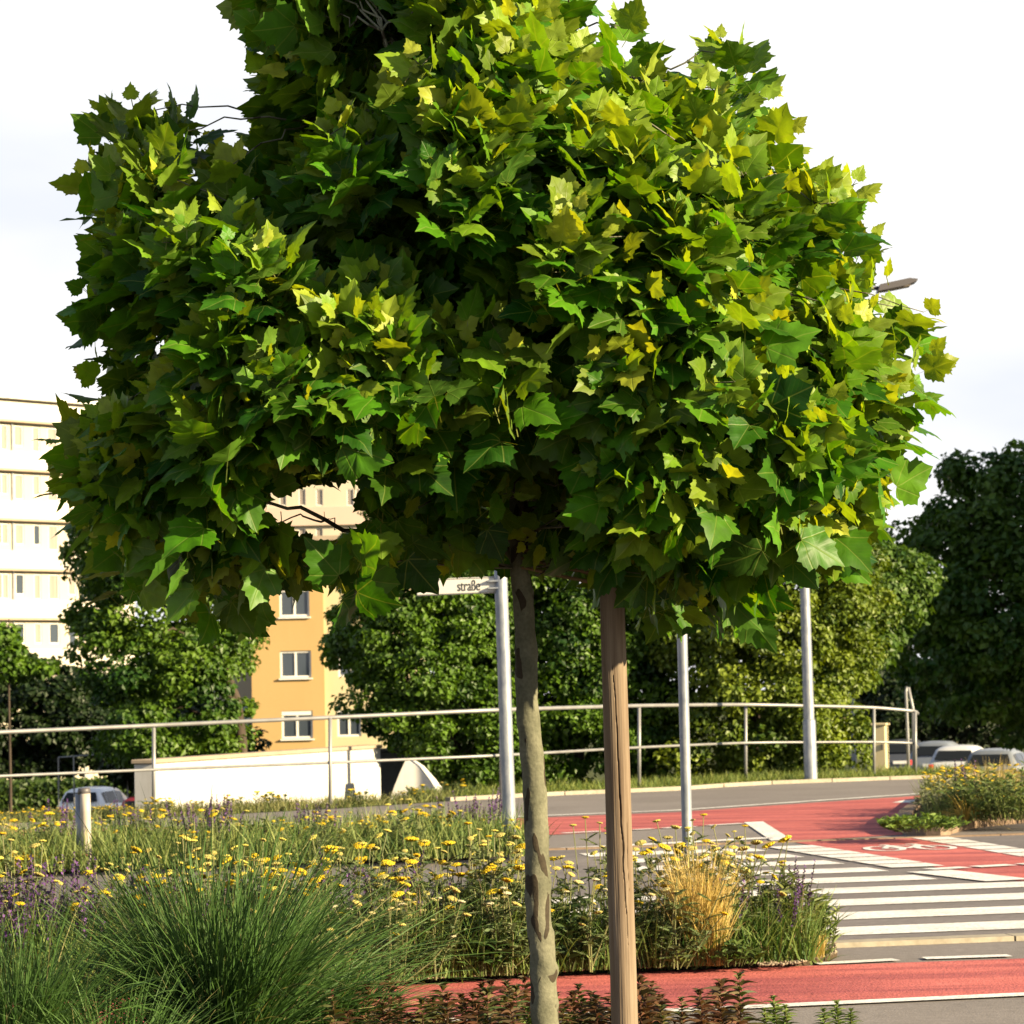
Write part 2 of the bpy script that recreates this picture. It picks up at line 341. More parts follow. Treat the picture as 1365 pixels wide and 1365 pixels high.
# zebra stripes: bounded on the right by the diagonal of the red crossing
dg0, dg1 = G(1060, 1131), G(1346, 1176)
def diag_s(t):
    a0, a1 = (dg0 - kerb_n0) @ kn, (dg1 - kerb_n0) @ kn
    b0, b1 = (dg0 - kerb_n0) @ kd, (dg1 - kerb_n0) @ kd
    return b0 + (b1 - b0) * (t - a0) / (a1 - a0)
t = .62; nst = 0; zl = (G(752, 1134) - kerb_n0) @ kd
while t + .5 < t_far - .2:
    sl = zl - (1.6 if t < 4 else 0) + .02 * random.random(); 
    smax = lambda tt: min(9.0, diag_s(tt) - .35) if tt > (dg1 - kerb_n0) @ kn - .3 else 9.0
    P = [along(sl, t), along(smax(t), t), along(smax(t + .5), t + .5), along(sl, t + .5)]
    if t < 1.0 or True: sheet('zebra_stripe', P, .008, M['white_paint'])
    t += .985; nst += 1
# red paths
near_red = [G(-300, 1351), G(516, 1315.5), G(754, 1301), G(950, 1292.5), G(1090, 1288), G(1500, 1274)]
near_lo = [G(-300, 1401), G(516, 1366), G(985, 1345), G(1365, 1327.5), G(1560, 1319)]
sheet('cycle_path', near_red + near_lo[::-1], .004, M['red'])
band('edge_line', [p for p in near_lo], .12, .0085, M['white_paint'])
for a, b in (((1088, 1286.5), (1195, 1281)), ((1232, 1279.3), (1346, 1275.5)), ((1395, 1273.6), (1500, 1270))):
    band('lane_dash', [G(*a), G(*b)], .11, .0085, M['white_paint'])
far_up = [G(-300, 1112), G(300, 1102.5), G(560, 1096), G(726, 1090), G(900, 1083), G(1060, 1072), G(1213, 1062), G(1236, 1060)]
far_lo = [G(1226, 1070), G(1213, 1084), G(1200, 1096), G(1197, 1104), G(1204, 1113), G(1057, 1121.5), G(1017, 1097), G(943, 1101), G(844, 1107), G(750, 1112.5), G(560, 1121), G(-300, 1146)]
sheet('cycle_path', far_up + far_lo, .004, M['red'])
band('edge_line', [G(-300, 1111), G(300, 1100.5), G(560, 1094), G(726, 1088), G(900, 1081), G(1060, 1070), G(1213, 1059.6), G(1260, 1056)], .14, .0085, M['white_paint'])
for a, b in (((560, 1120.5), (690, 1114.6)), ((750, 1111.5), (800, 1109)), ((844, 1107), (870, 1105.6)), ((884, 1104.8), (926, 1102.4)), ((943, 1101.2), (990, 1098.4))):
    band('lane_dash', [G(*a), G(*b)], .12, .0085, M['white_paint'])
sheet('stop_block', [G(992, 1097), G(1017, 1096), G(1056, 1120.5), G(1028, 1121.5)], .0085, M['white_paint'])
band('give_way_line', [G(752, 1132), G(900, 1124.5), G(1024, 1117.8)], .22, .0085, M['white_paint'])
sheet('lane_mark', [G(1190, 1070.6), G(1205, 1067.5), G(1222, 1067), G(1220, 1070.6)], .0085, M['white_paint'])
# red crossing over the road
cross = [G(1060, 1124), G(1200, 1116.5), G(1240, 1116.5), G(1420, 1143), G(1420, 1176), G(1346, 1175)]
sheet('cycle_crossing', cross, .0085, M['red'])
def dashes(p0, p1, n, wd, z=.013, fill=.86):
    p0, p1 = np.array(p0), np.array(p1)
    for k in range(n):
        a = p0 + (p1 - p0) * (k / n); b = p0 + (p1 - p0) * ((k + fill) / n)
        band('lane_dash', [a, b], wd, z, M['white_paint'])
dashes(G(1052, 1129.5), G(1228, 1158), 7, .42)
dashes(G(1238, 1163), G(1345, 1175.5), 1, .36, fill=1)
dashes(G(1240, 1118), G(1420, 1148), 7, .34)
dashes(G(1238, 1161.5), G(1420, 1151.5), 3, .17, z=.0172, fill=.8)
# bicycle pictogram lying on the red crossing
bo = G(1166, 1136.5); bx = (G(1280, 1133.5) - bo); Lb = np.linalg.norm(bx[:2]); bx /= np.linalg.norm(bx); by = (G(1166, 1129.5) - bo); by -= bx * (by @ bx); Hb = np.linalg.norm(by[:2]); by /= np.linalg.norm(by)
mb = MB()
def bl(pts, wd=.06):
    P = np.array([bo[:2] + bx[:2] * (u * Lb) + by[:2] * (v * Hb) for u, v in pts])
    for k in range(len(P) - 1):
        T = P[k + 1] - P[k]; T /= np.linalg.norm(T) + 1e-9; q = np.array([-T[1], T[0]]) * wd / 2
        V = [(*(P[k] + q), .0135 + .0002 * (mb.n % 97)/97), (*(P[k] - q), .0135), (*(P[k + 1] - q), .0135), (*(P[k + 1] + q), .0135)]
        mb.add(V, [(0, 1, 2, 3)])
circ = lambda cu, cv, ru, rv: [(cu + ru * math.cos(a), cv + rv * math.sin(a)) for a in np.linspace(0, 2 * math.pi, 25)]
bl(circ(.20, .42, .20, .42)); bl(circ(.80, .42, .20, .42)); bl([(.2, .42), (.36, .95), (.72, .95), (.48, .42), (.2, .42)], .05); bl([(.48, .42), (.33, 1.12), (.28, 1.12), (.40, 1.12)], .05); bl([(.8, .42), (.70, 1.2), (.62, 1.22)], .05)
struct(mb.build('bicycle_symbol', M['white_paint']))

# kerb of the verge
mb = MB()
P = np.array([p[:2] for p in pf]); seglen = np.r_[0, np.cumsum(np.linalg.norm(np.diff(P, axis=0), axis=1))]
for s in np.arange(float(seglen[4]), seglen[-1] - 1, 1.0):
    a = np.array([np.interp(s + .008, seglen, P[:, k]) for k in (0, 1)]); b = np.array([np.interp(s + .992, seglen, P[:, k]) for k in (0, 1)])
    T = (b - a) / np.linalg.norm(b - a); q = np.array([-T[1], T[0]]) * .12
    slab(mb, [a, b, b + q, a + q], -.02, .05 + .002 * random.random())
struct(mb.build('verge_kerb', M['cream_stone']))

# beds (raised soil)
bed1 = [G(-300, 1349), G(100, 1330), G(516, 1313), G(754, 1299), G(950, 1291), G(1060, 1288.5), G(1100, 1284), G(1116, 1276), G(1114, 1268), G(1090, 1265.5), G(900, 1274), G(500, 1291), G(-300, 1322)]
bed2 = [G(-300, 1162), G(300, 1156), G(600, 1149), G(690, 1141), G(700, 1130), G(690, 1118), G(560, 1125), G(300, 1136), G(-300, 1150)]
bed2[0] = along((G(-300, 1162) - kerb_n0) @ kd, t_far - 1.7)
bed4 = [G(1197, 1103), G(1204, 1111), G(1217, 1114), G(1254, 1114), G(1297, 1103), G(1365, 1096), G(1520, 1088), G(1520, 1050), G(1290, 1060), G(1236, 1066), G(1216, 1084)]
tree_bed = [(-6, 3), (1.15, 3), (1.35, 9.6), (1.25, 10.35), (.8, 10.6), (-.2, 10.75), (-6, 10.9)]
mb = MB(); slab(mb, bed1, -.02, .035); struct(mb.build('flower_bed', M['soil']))
mb = MB(); slab(mb, bed2, -.02, .05); struct(mb.build('flower_bed', M['soil']))
mb = MB(); slab(mb, bed4, -.02, .10); struct(mb.build('flower_bed', M['soil']))
mb = MB(); slab(mb, tree_bed, -.02, .03); struct(mb.build('tree_bed', M['soil']))
mb = MB()
kl = [G(1216, 1084), G(1200, 1096), G(1196, 1104), G(1203, 1112), G(1217, 1115.5), G(1254, 1115.5), G(1297, 1104), G(1365, 1097), G(1520, 1089)]
P = np.array([p[:2] for p in kl]); sl = np.r_[0, np.cumsum(np.linalg.norm(np.diff(P, axis=0), axis=1))]
ks = .5
for s in np.arange(0, sl[-1] - ks, ks):
    a = np.array([np.interp(s + .006, sl, P[:, k]) for k in (0, 1)]); b = np.array([np.interp(s + ks - .006, sl, P[:, k]) for k in (0, 1)])
    T = (b - a) / np.linalg.norm(b - a); q = np.array([-T[1], T[0]]) * .14
    slab(mb, [a, b, b + q, a + q], -.02, .125 + .003 * random.random())
struct(mb.build('island_kerb', M['brown_kerb']))

# ------------------------------------------------------------------ inflated outlines (crowns)
def grad2(D, hx, hz):
    gz, gx_ = np.gradient(D, hz, hx); return gx_, gz
class Blob:
    """volume whose front outline is a traced polygon at distance d, rounded in depth"""
    def __init__(s, poly, d, depth, inset=0.0, res=110):
        W = np.array([at(px, py, d) for px, py in poly]); s.d = d; s.depth = depth
        P = W[:, [0, 2]]; s.P = P; lo = P.min(0); hi = P.max(0)
        xs = np.linspace(lo[0], hi[0], res); zs = np.linspace(lo[1], hi[1], res); X, Z = np.meshgrid(xs, zs)
        Q = np.stack([X.ravel(), Z.ravel()], 1); A = P; B = np.roll(P, -1, 0)
        best = np.full(len(Q), 1e9); ins = np.zeros(len(Q), bool)
        for a, b in zip(A, B):
            ab = b - a; tt = np.clip(((Q - a) @ ab) / (ab @ ab + 1e-12), 0, 1)
            best = np.minimum(best, np.linalg.norm(Q - (a + tt[:, None] * ab), axis=1))
            c = (a[1] > Q[:, 1]) != (b[1] > Q[:, 1])
            xi = a[0] + (Q[:, 1] - a[1]) * ab[0] / (ab[1] if abs(ab[1]) > 1e-9 else 1e-9)
            ins ^= c & (Q[:, 0] < xi)
        D = np.where(ins, best, -best).reshape(res, res) - inset
        s.Rm = max(D.max(), .05)
        s.xs, s.zs, s.D = xs, zs, D
        Rr = min(s.Rm, depth)
        dd = np.clip(D, 0, Rr) / Rr
        s.T = depth * np.sqrt(np.clip(dd * (2 - dd), 0, 1))
        s.gx, s.gz = grad2(s.T ** 2, xs[1] - xs[0], zs[1] - zs[0])
    def sample(s, n, r, lo=.75, hi=1.0, front=.5):
        Wt = np.clip(s.T, 0, None).ravel() ** .6 * (s.D.ravel() > 0); Wt = Wt / Wt.sum()
        k = r.choice(len(Wt), n, p=Wt); iz, ix = np.divmod(k, len(s.xs))
        hx, hz = s.xs[1] - s.xs[0], s.zs[1] - s.zs[0]
        T = s.T[iz, ix]; sg = np.where(r.random(n) < front, -1, 1); f = r.uniform(lo, hi, n)
        p = np.stack([s.xs[ix] + r.uniform(-.5, .5, n) * hx, s.d + sg * f * T, s.zs[iz] + r.uniform(-.5, .5, n) * hz], 1)
        nrm = np.stack([-s.gx[iz, ix] / 2, sg * f * T, -s.gz[iz, ix] / 2], 1)
        nrm /= np.linalg.norm(nrm, axis=1)[:, None] + 1e-9
        # keep the outline's size at other depths: scale about the axis of the crown, not the lens
        return p, nrm
def unit(a): return a / (np.linalg.norm(a, axis=-1, keepdims=True) + 1e-9)

# ------------------------------------------------------------------ the plane tree
half = np.array([(0, 0), (.10, -.055), (.24, -.085), (.34, -.03), (.40, .05), (.53, .04), (.49, .15), (.57, .21), (.565, .30), (.66, .38), (.50, .41), (.46, .48), (.375, .51), (.37, .60), (.375, .70), (.27, .71), (.25, .80), (.17, .82), (.10, .92), (0, 1.07)])
outl = np.concatenate([half, (half * [-1, 1])[::-1][1:-1]])
nO = len(outl); cen = np.array([0, .33])
def leaf_variant(r):
    """local leaf: x across, y along the midrib, z out of the upper face"""
    o = outl * (1 + r.normal(0, .022, (nO, 1))) * [r.uniform(.88, 1.1), r.uniform(.92, 1.08)]
    mid = cen + (o - cen) * .55
    P = np.concatenate([o, mid, [cen]])
    x, y = P[:, 0], P[:, 1]
    fold = r.uniform(.02, .28); curl = r.uniform(.0, .30); wav = r.uniform(.02, .06); ph = r.uniform(0, 6.28, 3); tw = r.uniform(-.25, .25)
    z = fold * np.abs(x) - curl * (y - .1) ** 2 - .5 * np.abs(x) ** 2 * r.uniform(0, 1.4) + wav * np.sin(9 * x + ph[0]) * np.sin(8 * y + ph[1]) + tw * x * y
    i = np.arange(nO); k = (i + 1) % nO
    return np.c_[x, y, z], np.stack([i, k, nO + k, nO + i], 1), np.stack([nO + i, nO + k, np.full(nO, 2 * nO)], 1), np.c_[x, y]
lr = np.random.default_rng(3)
LEAVES = [leaf_variant(lr) for _ in range(14)]
def add_leaves(mb, base, D, Nn, size, col, r):
    D = unit(D); Nn = unit(Nn - D * np.sum(Nn * D, 1, keepdims=True)); X = np.cross(D, Nn)
    which = r.integers(0, len(LEAVES), len(base))
    for v, (P, Q4, Q3, UV) in enumerate(LEAVES):
        m = which == v
        if not m.any(): continue
        n = m.sum(); k = len(P)
        V = base[m][:, None] + size[m][:, None, None] * (P[None, :, 0:1] * X[m][:, None] + P[None, :, 1:2] * D[m][:, None] + P[None, :, 2:3] * Nn[m][:, None])
        off = (np.arange(n) * k)[:, None, None]
        n0 = mb.n
        mb.add(V.reshape(-1, 3), (Q4[None] + off).reshape(-1, 4), np.repeat(col[m], k, 0), np.tile(UV, (n, 1)))
        mb.f.append((Q3[None] + off).reshape(-1, 3) + n0)
TD = 9.0
crown_px = [(328, -120), (328, 30), (352, 110), (306, 165), (298, 205), (270, 181), (270, 151), (233, 128), (198, 144), (158, 151), (130, 201), (120, 260), (138, 310), (126, 375), (130, 450), (96, 500), (108, 545), (98, 610), (94, 660), (92, 696), (128, 736), (178, 766), (248, 823), (342, 828), (404, 838), (454, 818), (534, 799), (604, 774), (684, 749), (734, 820), (804, 865), (854, 875), (918, 850), (968, 888), (1013, 875), (998, 840), (1068, 835), (1080, 770), (1148, 752), (1173, 704), (1203, 672), (1204, 645), (1244, 612), (1230, 560), (1224, 500), (1226, 440), (1194, 392), (1208, 345), (1176, 300), (1138, 262), (1100, 222), (1070, 172), (1038, 132), (1000, 92), (983, 48), (953, 60), (933, 98), (889, 104), (854, 84), (814, 30), (796, -40), (736, -120), (564, -170)]
HOLE = np.array([(335, 672), (375, 645), (440, 640), (490, 642), (490, 715), (455, 732), (420, 726), (390, 715), (352, 700)])
LAMP = np.array([(1178, 356), (1260, 350), (1260, 398), (1178, 400)])
def in_poly(x, y, P):
    ins = np.zeros(len(x), bool)
    for a, b in zip(P, np.roll(P, -1, 0)):
        c = (a[1] > y) != (b[1] > y); ins ^= c & (x < a[0] + (y - a[1]) * (b[0] - a[0]) / (b[1] - a[1] + 1e-9))
    return ins
SIGN = np.array([(548, 762), (672, 740), (676, 815), (548, 815)])
blob = Blob(crown_px, TD, 1.12, inset=.06, res=150)
tree = empty('plane_tree', (*G(735, 1470)[:2], 0)); tree.location = (at(731, 1470, TD)[0], TD, 0)
tag(tree, 'young plane tree with dense lobed green leaves and patchy bark, tied beside the wooden stake', 'tree')
toff = np.array(tree.location)
def crown():
    r = np.random.default_rng(11); mb = MB()
    sets = [(760, .86, 1.0, .66, 8, 0), (480, .55, .85, .58, 7, 0), (240, .05, .5, .5, 6, 0), (170, .5, 1.0, .6, 8, 1)]
    shoots = []
    spc, spn = blob.sample(95, r, .95, 1.0, .62); amp = r.uniform(.0, .16, len(spc))
    for n, lo, hi, fr, m, edge in sets:
        p, nr = blob.sample(n * (6 if edge else 1), r, lo, hi, fr)
        if lo > .5 and not edge:       # boughs stand out as lumps, with dark hollows between them
            dm = np.linalg.norm(p[:, None] - spc[None], axis=2); jn = dm.argmin(1); dm = dm.min(1)
            p = p + nr * (amp[jn] * np.clip(1 - dm / .24, 0, 1) - .55 * np.clip((dm - .14) / .18, 0, 1))[:, None] * [.25, 1, .45]
        if edge:                       # free shoots standing out of the outline
            q = np.argsort(np.abs(p[:, 1] - TD) + r.normal(0, .12, len(p)))[:n]; p, nr = p[q], nr[q]
            side = unit(nr * [1, .15, 1]); p = p + side * r.uniform(.0, .10, (n, 1)); k_ = p[:, 2] > 1.75; p, nr = p[k_], nr[k_]
        px, py = proj(p); keep = ~in_poly(px, py, HOLE)
        p, nr = p[keep], nr[keep]
        shoots.append((p, nr, m))
        up = np.array([0, 0, 1.])
        hgt = np.clip((p[:, 2] - 1.75) / 1.3, 0, 1)[:, None]
        ax = unit(nr * .65 + up * (.40 + .95 * hgt) + r.normal(0, .28, p.shape))
        ref = unit(np.cross(ax, r.normal(0, 1, p.shape))); ref2 = np.cross(ax, ref)
        ph0 = r.uniform(0, 6.28, len(p)); vig = r.uniform(.75, 1.15, len(p)); young = np.clip(r.normal(.55, .4, (len(p), 1)) + .30 * (p[:, 2:3] > 3.0) + .25 * (p[:, 0:1] > .5), 0, 1.3)  # yellow of young leaves, plus sunlight painted in at the top and right side
        for k in range(m):
            ph = ph0 + k * 2.4 + r.normal(0, .25, len(p))
            rad = ref * np.cos(ph)[:, None] + ref2 * np.sin(ph)[:, None]
            age = k / (m - 1)                                  # 0 = young tip leaf, 1 = full-grown
            pet = .025 + .05 * age + r.uniform(0, .025, len(p))
            q0 = p - ax * (.0 + .21 * age * vig[:, None])
            b = q0 + (rad * .75 + ax * .55) * pet[:, None]
            droop = (.0 + .60 * age) * (1.25 - .95 * hgt) + r.normal(0, .16, (len(p), 1))
            D = unit(rad * (.45 + .45 * age) + ax * (1.0 - .55 * age) + nr * .15 - up * droop)
            Nn = ax * .50 + up * .22 + nr * .85 - rad * (.40 - .40 * age) + r.normal(0, .22, p.shape)
            sz = np.clip((.058 + .092 * age ** .6) * vig * r.uniform(.85, 1.15, len(p)), .04, .150)
            tx, ty = proj(b + D * sz[:, None] * .6); keep = ~in_poly(tx, ty, HOLE) & ~in_poly(*proj(b + D * sz[:, None] * .95), HOLE) & ~in_poly(*proj(b + D * sz[:, None] * .2), HOLE) & ~(in_poly(tx, ty, SIGN) & (r.random(len(tx)) < .84)) & ~in_poly(tx, ty, LAMP) & ~in_poly(*proj(b + D * sz[:, None]), LAMP)
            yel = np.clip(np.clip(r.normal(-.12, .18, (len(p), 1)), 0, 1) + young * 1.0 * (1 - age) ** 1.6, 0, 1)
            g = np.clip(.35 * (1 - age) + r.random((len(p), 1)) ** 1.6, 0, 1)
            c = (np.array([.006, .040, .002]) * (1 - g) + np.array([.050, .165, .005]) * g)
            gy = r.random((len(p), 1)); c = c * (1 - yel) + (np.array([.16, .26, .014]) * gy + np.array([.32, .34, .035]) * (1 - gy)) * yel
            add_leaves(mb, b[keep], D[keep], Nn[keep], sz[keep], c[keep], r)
            # petiole: a flat ribbon from the shoot to the blade
            sd = unit(np.cross(b - q0, up)) * .0016
            V = np.stack([q0 - sd, q0 + sd, b + sd, b - sd], 1)[keep].reshape(-1, 3)
            mb.add(V, np.arange(len(V)).reshape(-1, 4), np.array([.16, .17, .05]))
    for V in mb.v: V -= toff
    mb.build('crown', M['plane_leaf'], tree, smooth=True)
    return shoots
shoots = crown()
# trunk with knots, plus limbs reaching into the crown, one woody body
def trunk():
    r = np.random.default_rng(5); mb = MB()
    ctl = [(735, 1480, .046), (731, 1400, .0445), (724, 1300, .0432), (719, 1240, .0415), (717, 1150, .0405), (708, 1000, .0385), (702, 900, .0365), (696, 800, .033), (692, 700, .031), (690, 550, .027), (692, 380, .022), (688, 200, .016), (690, 0, .011), (694, -180, .005)]
    P = np.array([at(a, b, TD) for a, b, _ in ctl]); rr = np.array([c for *_, c in ctl])
    s = np.linspace(0, 1, 150) ** .8; ss = np.linspace(0, 1, len(ctl))
    path = np.stack([np.interp(s, ss, P[:, k]) for k in range(3)], 1)
    for k in range(2): path[1:-1] = (path[:-2] + path[1:-1] * 2 + path[2:]) / 4
    path[:, 0] += .004 * np.sin(s * 40) ; rad = np.interp(s, ss, rr)
    n0 = mb.n; seg = 40; tube(mb, path, rad, seg)
    V = mb.v[-1]; ax_ = np.repeat(path, seg, 0)
    # knots: real bumps
    for (px, py, a, h, w_) in [(741, 1335, .3, .010, .022), (738, 1292, .15, .012, .018), (729, 1180, .35, .010, .03), (733, 1245, .1, .006, .02), (706, 1352, 2.4, .007, .03), (712, 790, .2, .010, .03), (722, 880, .2, .004, .06), (737, 1352, -.7, .009, .018)]:
        z = at(px, py, TD)[2]; c = ax_[np.argmin(np.abs(ax_[:, 2] - z))]
        q = np.array([c[0] + .043 * math.cos(a), c[1] - .043 * math.sin(a), z]); dd = np.linalg.norm(V - q, axis=1)
        V += unit(V - ax_) * (h * np.exp(-(dd / w_) ** 2))[:, None]
    V += unit(V - ax_) * (r.normal(0, .0006, len(V)) + .0012 * np.sin(V[:, 2] * 55 + V[:, 0] * 90))[:, None]
    def limb(a, b, r0, r1, sag=.1, seg=7):
        a, b = np.array(a), np.array(b); n = 9; t = np.linspace(0, 1, n)[:, None]
        pth = a + (b - a) * t + np.array([0, 0, 1.]) * (sag * np.sin(t * np.pi) * np.linalg.norm(b - a)); pth[1:-1] += r.normal(0, .012, (n - 2, 3))
        tube(mb, pth, np.linspace(r0, r1, n), seg); return pth
    ends = []
    for z0 in np.linspace(at(0, 770, TD)[2], at(0, 40, TD)[2], 26):
        c = path[np.argmin(np.abs(path[:, 2] - z0))]; p, nr = blob.sample(1, r, .45, .8, .5)
        for _ in range(60):
            p, nr = blob.sample(1, r, .3, .8, .5)
            if z0 - .1 < p[0, 2] < z0 + 1.0: break
        hx, hy = proj(c + (p[0] - c) * np.linspace(.3, 1, 7)[:, None])
        if np.any((hx > 322) & (hx < 505) & (hy > 625) & (hy < 745)): continue
        ends.append(limb(c, p[0], .013, .004, -.05))
    allp = np.concatenate(ends)
    for p, nr, m in shoots:
        for q in p[::2]:
            c = allp[np.argmin(np.linalg.norm(allp - q, axis=1) + .6 * np.maximum(0, allp[:, 2] - q[2]))]
            hx, hy = proj(c + (q - c) * np.linspace(0, 1, 7)[:, None])
            if np.any((hx > 322) & (hx < 505) & (hy > 625) & (hy < 745)): continue
            limb(c, q, .0045, .0016, .04, 5)
    # the bare dark branch across the gap on the left
    b1_ = limb(at(560, 740, TD - .1), at(352, 668, TD - .5), .010, .005, .02); limb(b1_[5], at(350, 706, TD - .5), .004, .0015); limb(b1_[4], at(432, 682, TD - .35), .003, .001)
    limb(path[90], b1_[0], .012, .010, 0)
    for V in mb.v: V -= toff
    mb.build('trunk', M['plane_bark'], tree, smooth=True)
trunk()
# stake with a real drying crack
def stake():
    o = empty('wooden_stake', (*at(840, 1475, TD - .02)[:2], 0)); tag(o, 'thick round weathered wooden stake with a long drying crack, right of the trunk', 'stake')
    top, bot = at(815, 760, TD - .02), at(836, 1475, TD - .02); n, seg = 260, 150
    s = np.linspace(0, 1, n); path = bot + (top - bot) * s[:, None]; mb = MB(); rad = np.linspace(.0445, .0405, n)
    tube(mb, path, rad, seg, cap=True); V = mb.v[-1]; ax_ = np.repeat(path, seg, 0)
    d = V - ax_; th = np.arctan2(d[:, 0], -d[:, 1])                     # 0 faces the camera
    px, py = proj(ax_)
    cy = np.array([880, 905, 960, 1000, 1060, 1100, 1130, 1160, 1200, 1232, 1260]); cx = np.array([-.25, -.12, .02, .05, .10, .16, .26, .22, .32, .40, .44]); cw = np.array([.0, .02, .035, .045, .055, .05, .06, .045, .035, .02, 0])
    thc = np.interp(py, cy, cx) + .02 * np.sin(py * .13); wd = np.interp(py, cy, cw)
    ins = np.clip(1 - np.abs(th - thc) / (wd + 1e-4), 0, 1) * (wd > .001)
    cy2 = np.array([1085, 1110, 1150, 1190]); thc2 = np.interp(py, cy2, [.62, .66, .60, .70]); wd2 = np.interp(py, cy2, [0, .03, .03, 0])
    ins = np.maximum(ins, .5 * np.clip(1 - np.abs(th - thc2) / (wd2 + 1e-4), 0, 1) * (wd2 > .001))
    V -= d * (ins * .75)[:, None]
    V += unit(d) * (.0005 * np.sin(th * 7 + 2 * np.sin(V[:, 2] * 4)) + .0002 * np.sin(th * 31 + np.sin(V[:, 2] * 9)))[:, None]
    V -= np.array(o.location)
    mb.build('post', M['wood'], o, smooth=True)
    # binding strap hidden up in the leaves
    t2 = MB(); z = at(0, 745, TD)[2]; a = at(695, 745, TD); b = at(816, 770, TD - .02)
    for dz in (-.03, .0, .03):
        tube(t2, [a + [0, -.045, dz], (a + b) / 2 + [0, -.012, dz], b + [0, -.05, dz]], .006, 6)
        tube(t2, [a + [0, .045, dz], (a + b) / 2 + [0, .012, dz], b + [0, .05, dz]], .006, 6)
    for V in t2.v: V -= np.array(o.location)
    t2.build('tie', mat('coir_rope', (.16, .11, .06), .9, .1), o)
stake()

# ------------------------------------------------------------------ background trees
def quads_leaves(mb, p, nr, size, col, r):
    n = len(p); D = unit(r.normal(0, 1, (n, 3)) + np.array([0, 0, -.4])); Nn = unit(nr + r.normal(0, .45, (n, 3)))
    D = unit(D - Nn * np.sum(D * Nn, 1, keepdims=True)); X = np.cross(D, Nn); s = size[:, None]
    V = np.stack([p, p + s * (.38 * X + .42 * D + .10 * Nn), p + s * D - .12 * s * Nn, p + s * (-.38 * X + .42 * D + .10 * Nn)], 1).reshape(-1, 3)
    k = np.arange(n)[:, None] * 4
    mb.add(V, np.concatenate([k + [0, 1, 2], k + [0, 2, 3]]), np.repeat(col, 4, 0))
def bg_tree(name, label, poly, d, depth, nclump, per, leaf, c0, c1, trunk_px, seed, cr_=.42, tr=.16, group=None, cat='tree', limbs=12):
    r = np.random.default_rng(seed); bl_ = Blob(poly, d, depth, inset=cr_ * .45, res=80)
    tp = at(trunk_px[0][0], trunk_px[0][1], d); zg = float(terr(tp[0], d)); o = empty(name, (tp[0], d, zg)); tag(o, label, cat, group)
    mb = MB(); pc, nc = bl_.sample(nclump, r, .55, 1.0, .62)
    pin, nin = bl_.sample(nclump // 3, r, .0, .6, .5); pc = np.concatenate([pc, pin]); nc = np.concatenate([nc, nin])
    cn = len(pc); rad = cr_ * r.uniform(.6, 1.25, cn)
    ci = np.repeat(np.arange(cn), per); dirs = unit(r.normal(0, 1, (len(ci), 3)) + nc[ci] * .55); rr = rad[ci] * r.uniform(.45, 1.0, len(ci)) ** .7
    P = pc[ci] + dirs * rr[:, None] * np.array([1.15, 1.15, .72]); tone = np.clip(r.normal(.5, .22, cn)[ci] + r.normal(0, .16, len(ci)), 0, 1)[:, None]
    c = np.array(c0) * (1 - tone) + np.array(c1) * tone
    quads_leaves(mb, P, dirs * .7 + np.array([0, 0, .45]), leaf * r.uniform(.65, 1.3, len(P)), c, r)
    off = np.array(o.location)
    for V in mb.v: V -= off
    mb.build('crown', M['leaf_bg'], o)
    tb = MB(); pts = [np.array([tp[0], d, zg - .1])] + [at(a, b, d) for a, b in trunk_px]; pts = np.array(pts)
    s = np.linspace(0, 1, 16); ss = np.linspace(0, 1, len(pts)); path = np.stack([np.interp(s, ss, pts[:, k]) for k in range(3)], 1); tube(tb, path, np.linspace(tr, tr * .3, 16), 10)
    for q in pc[r.choice(cn, min(limbs, cn), replace=False)]:
        a = path[np.argmin(np.linalg.norm(path - q, axis=1) + .8 * np.maximum(0, path[:, 2] - q[2] + .3))]
        t = np.linspace(0, 1, 7)[:, None]; L = a + (q - a) * t + np.array([0, 0, .12]) * np.sin(t * 3.14) * np.linalg.norm(q - a); L[1:-1] += r.normal(0, .04, (5, 3))
        tube(tb, L, np.linspace(tr * .35, tr * .08, 7), 6)
    for V in tb.v: V -= off
    tb.build('trunk', M['bark_bg'], o, smooth=True)
    return o
GRN = ((.010, .036, .003), (.080, .155, .007)); BRT = ((.016, .052, .004), (.080, .145, .008)); SHADE = ((.004, .013, .002), (.014, .030, .004))  # last pair: near-black leaf tones with the trees' shade put into the colour
bg_tree('broadleaf_tree', 'bushy bright green tree in front of the white apartment block', [(94, 735), (106, 690), (120, 610), (150, 560), (250, 580), (320, 640), (335, 760), (346, 840), (349, 890), (336, 950), (322, 1000), (240, 1030), (150, 1020), (108, 960), (96, 880), (86, 800)], 58, 2.2, 200, 170, .13, *BRT, [(322, 990), (316, 935), (296, 880), (240, 760), (215, 650)], 21, .48, .14)
bg_tree('shaded_tree', 'dark shady tree left behind the railing, below the white block', [(-140, 900), (-60, 870), (0, 862), (24, 850), (70, 880), (130, 892), (190, 930), (205, 1000), (180, 1036), (90, 1044), (-140, 1050)], 104, 2.6, 190, 130, .26, *SHADE, [(40, 1050), (45, 960), (50, 900)], 22, .6, .2)
bg_tree('shaded_tree', 'dark shady tree between the bright green tree and the yellow house', [(150, 950), (200, 900), (280, 920), (330, 955), (336, 1000), (320, 1040), (220, 1054), (150, 1050)], 80, 2.4, 90, 110, .24, *SHADE, [(250, 1050), (250, 960), (250, 920)], 23, .6, .2)
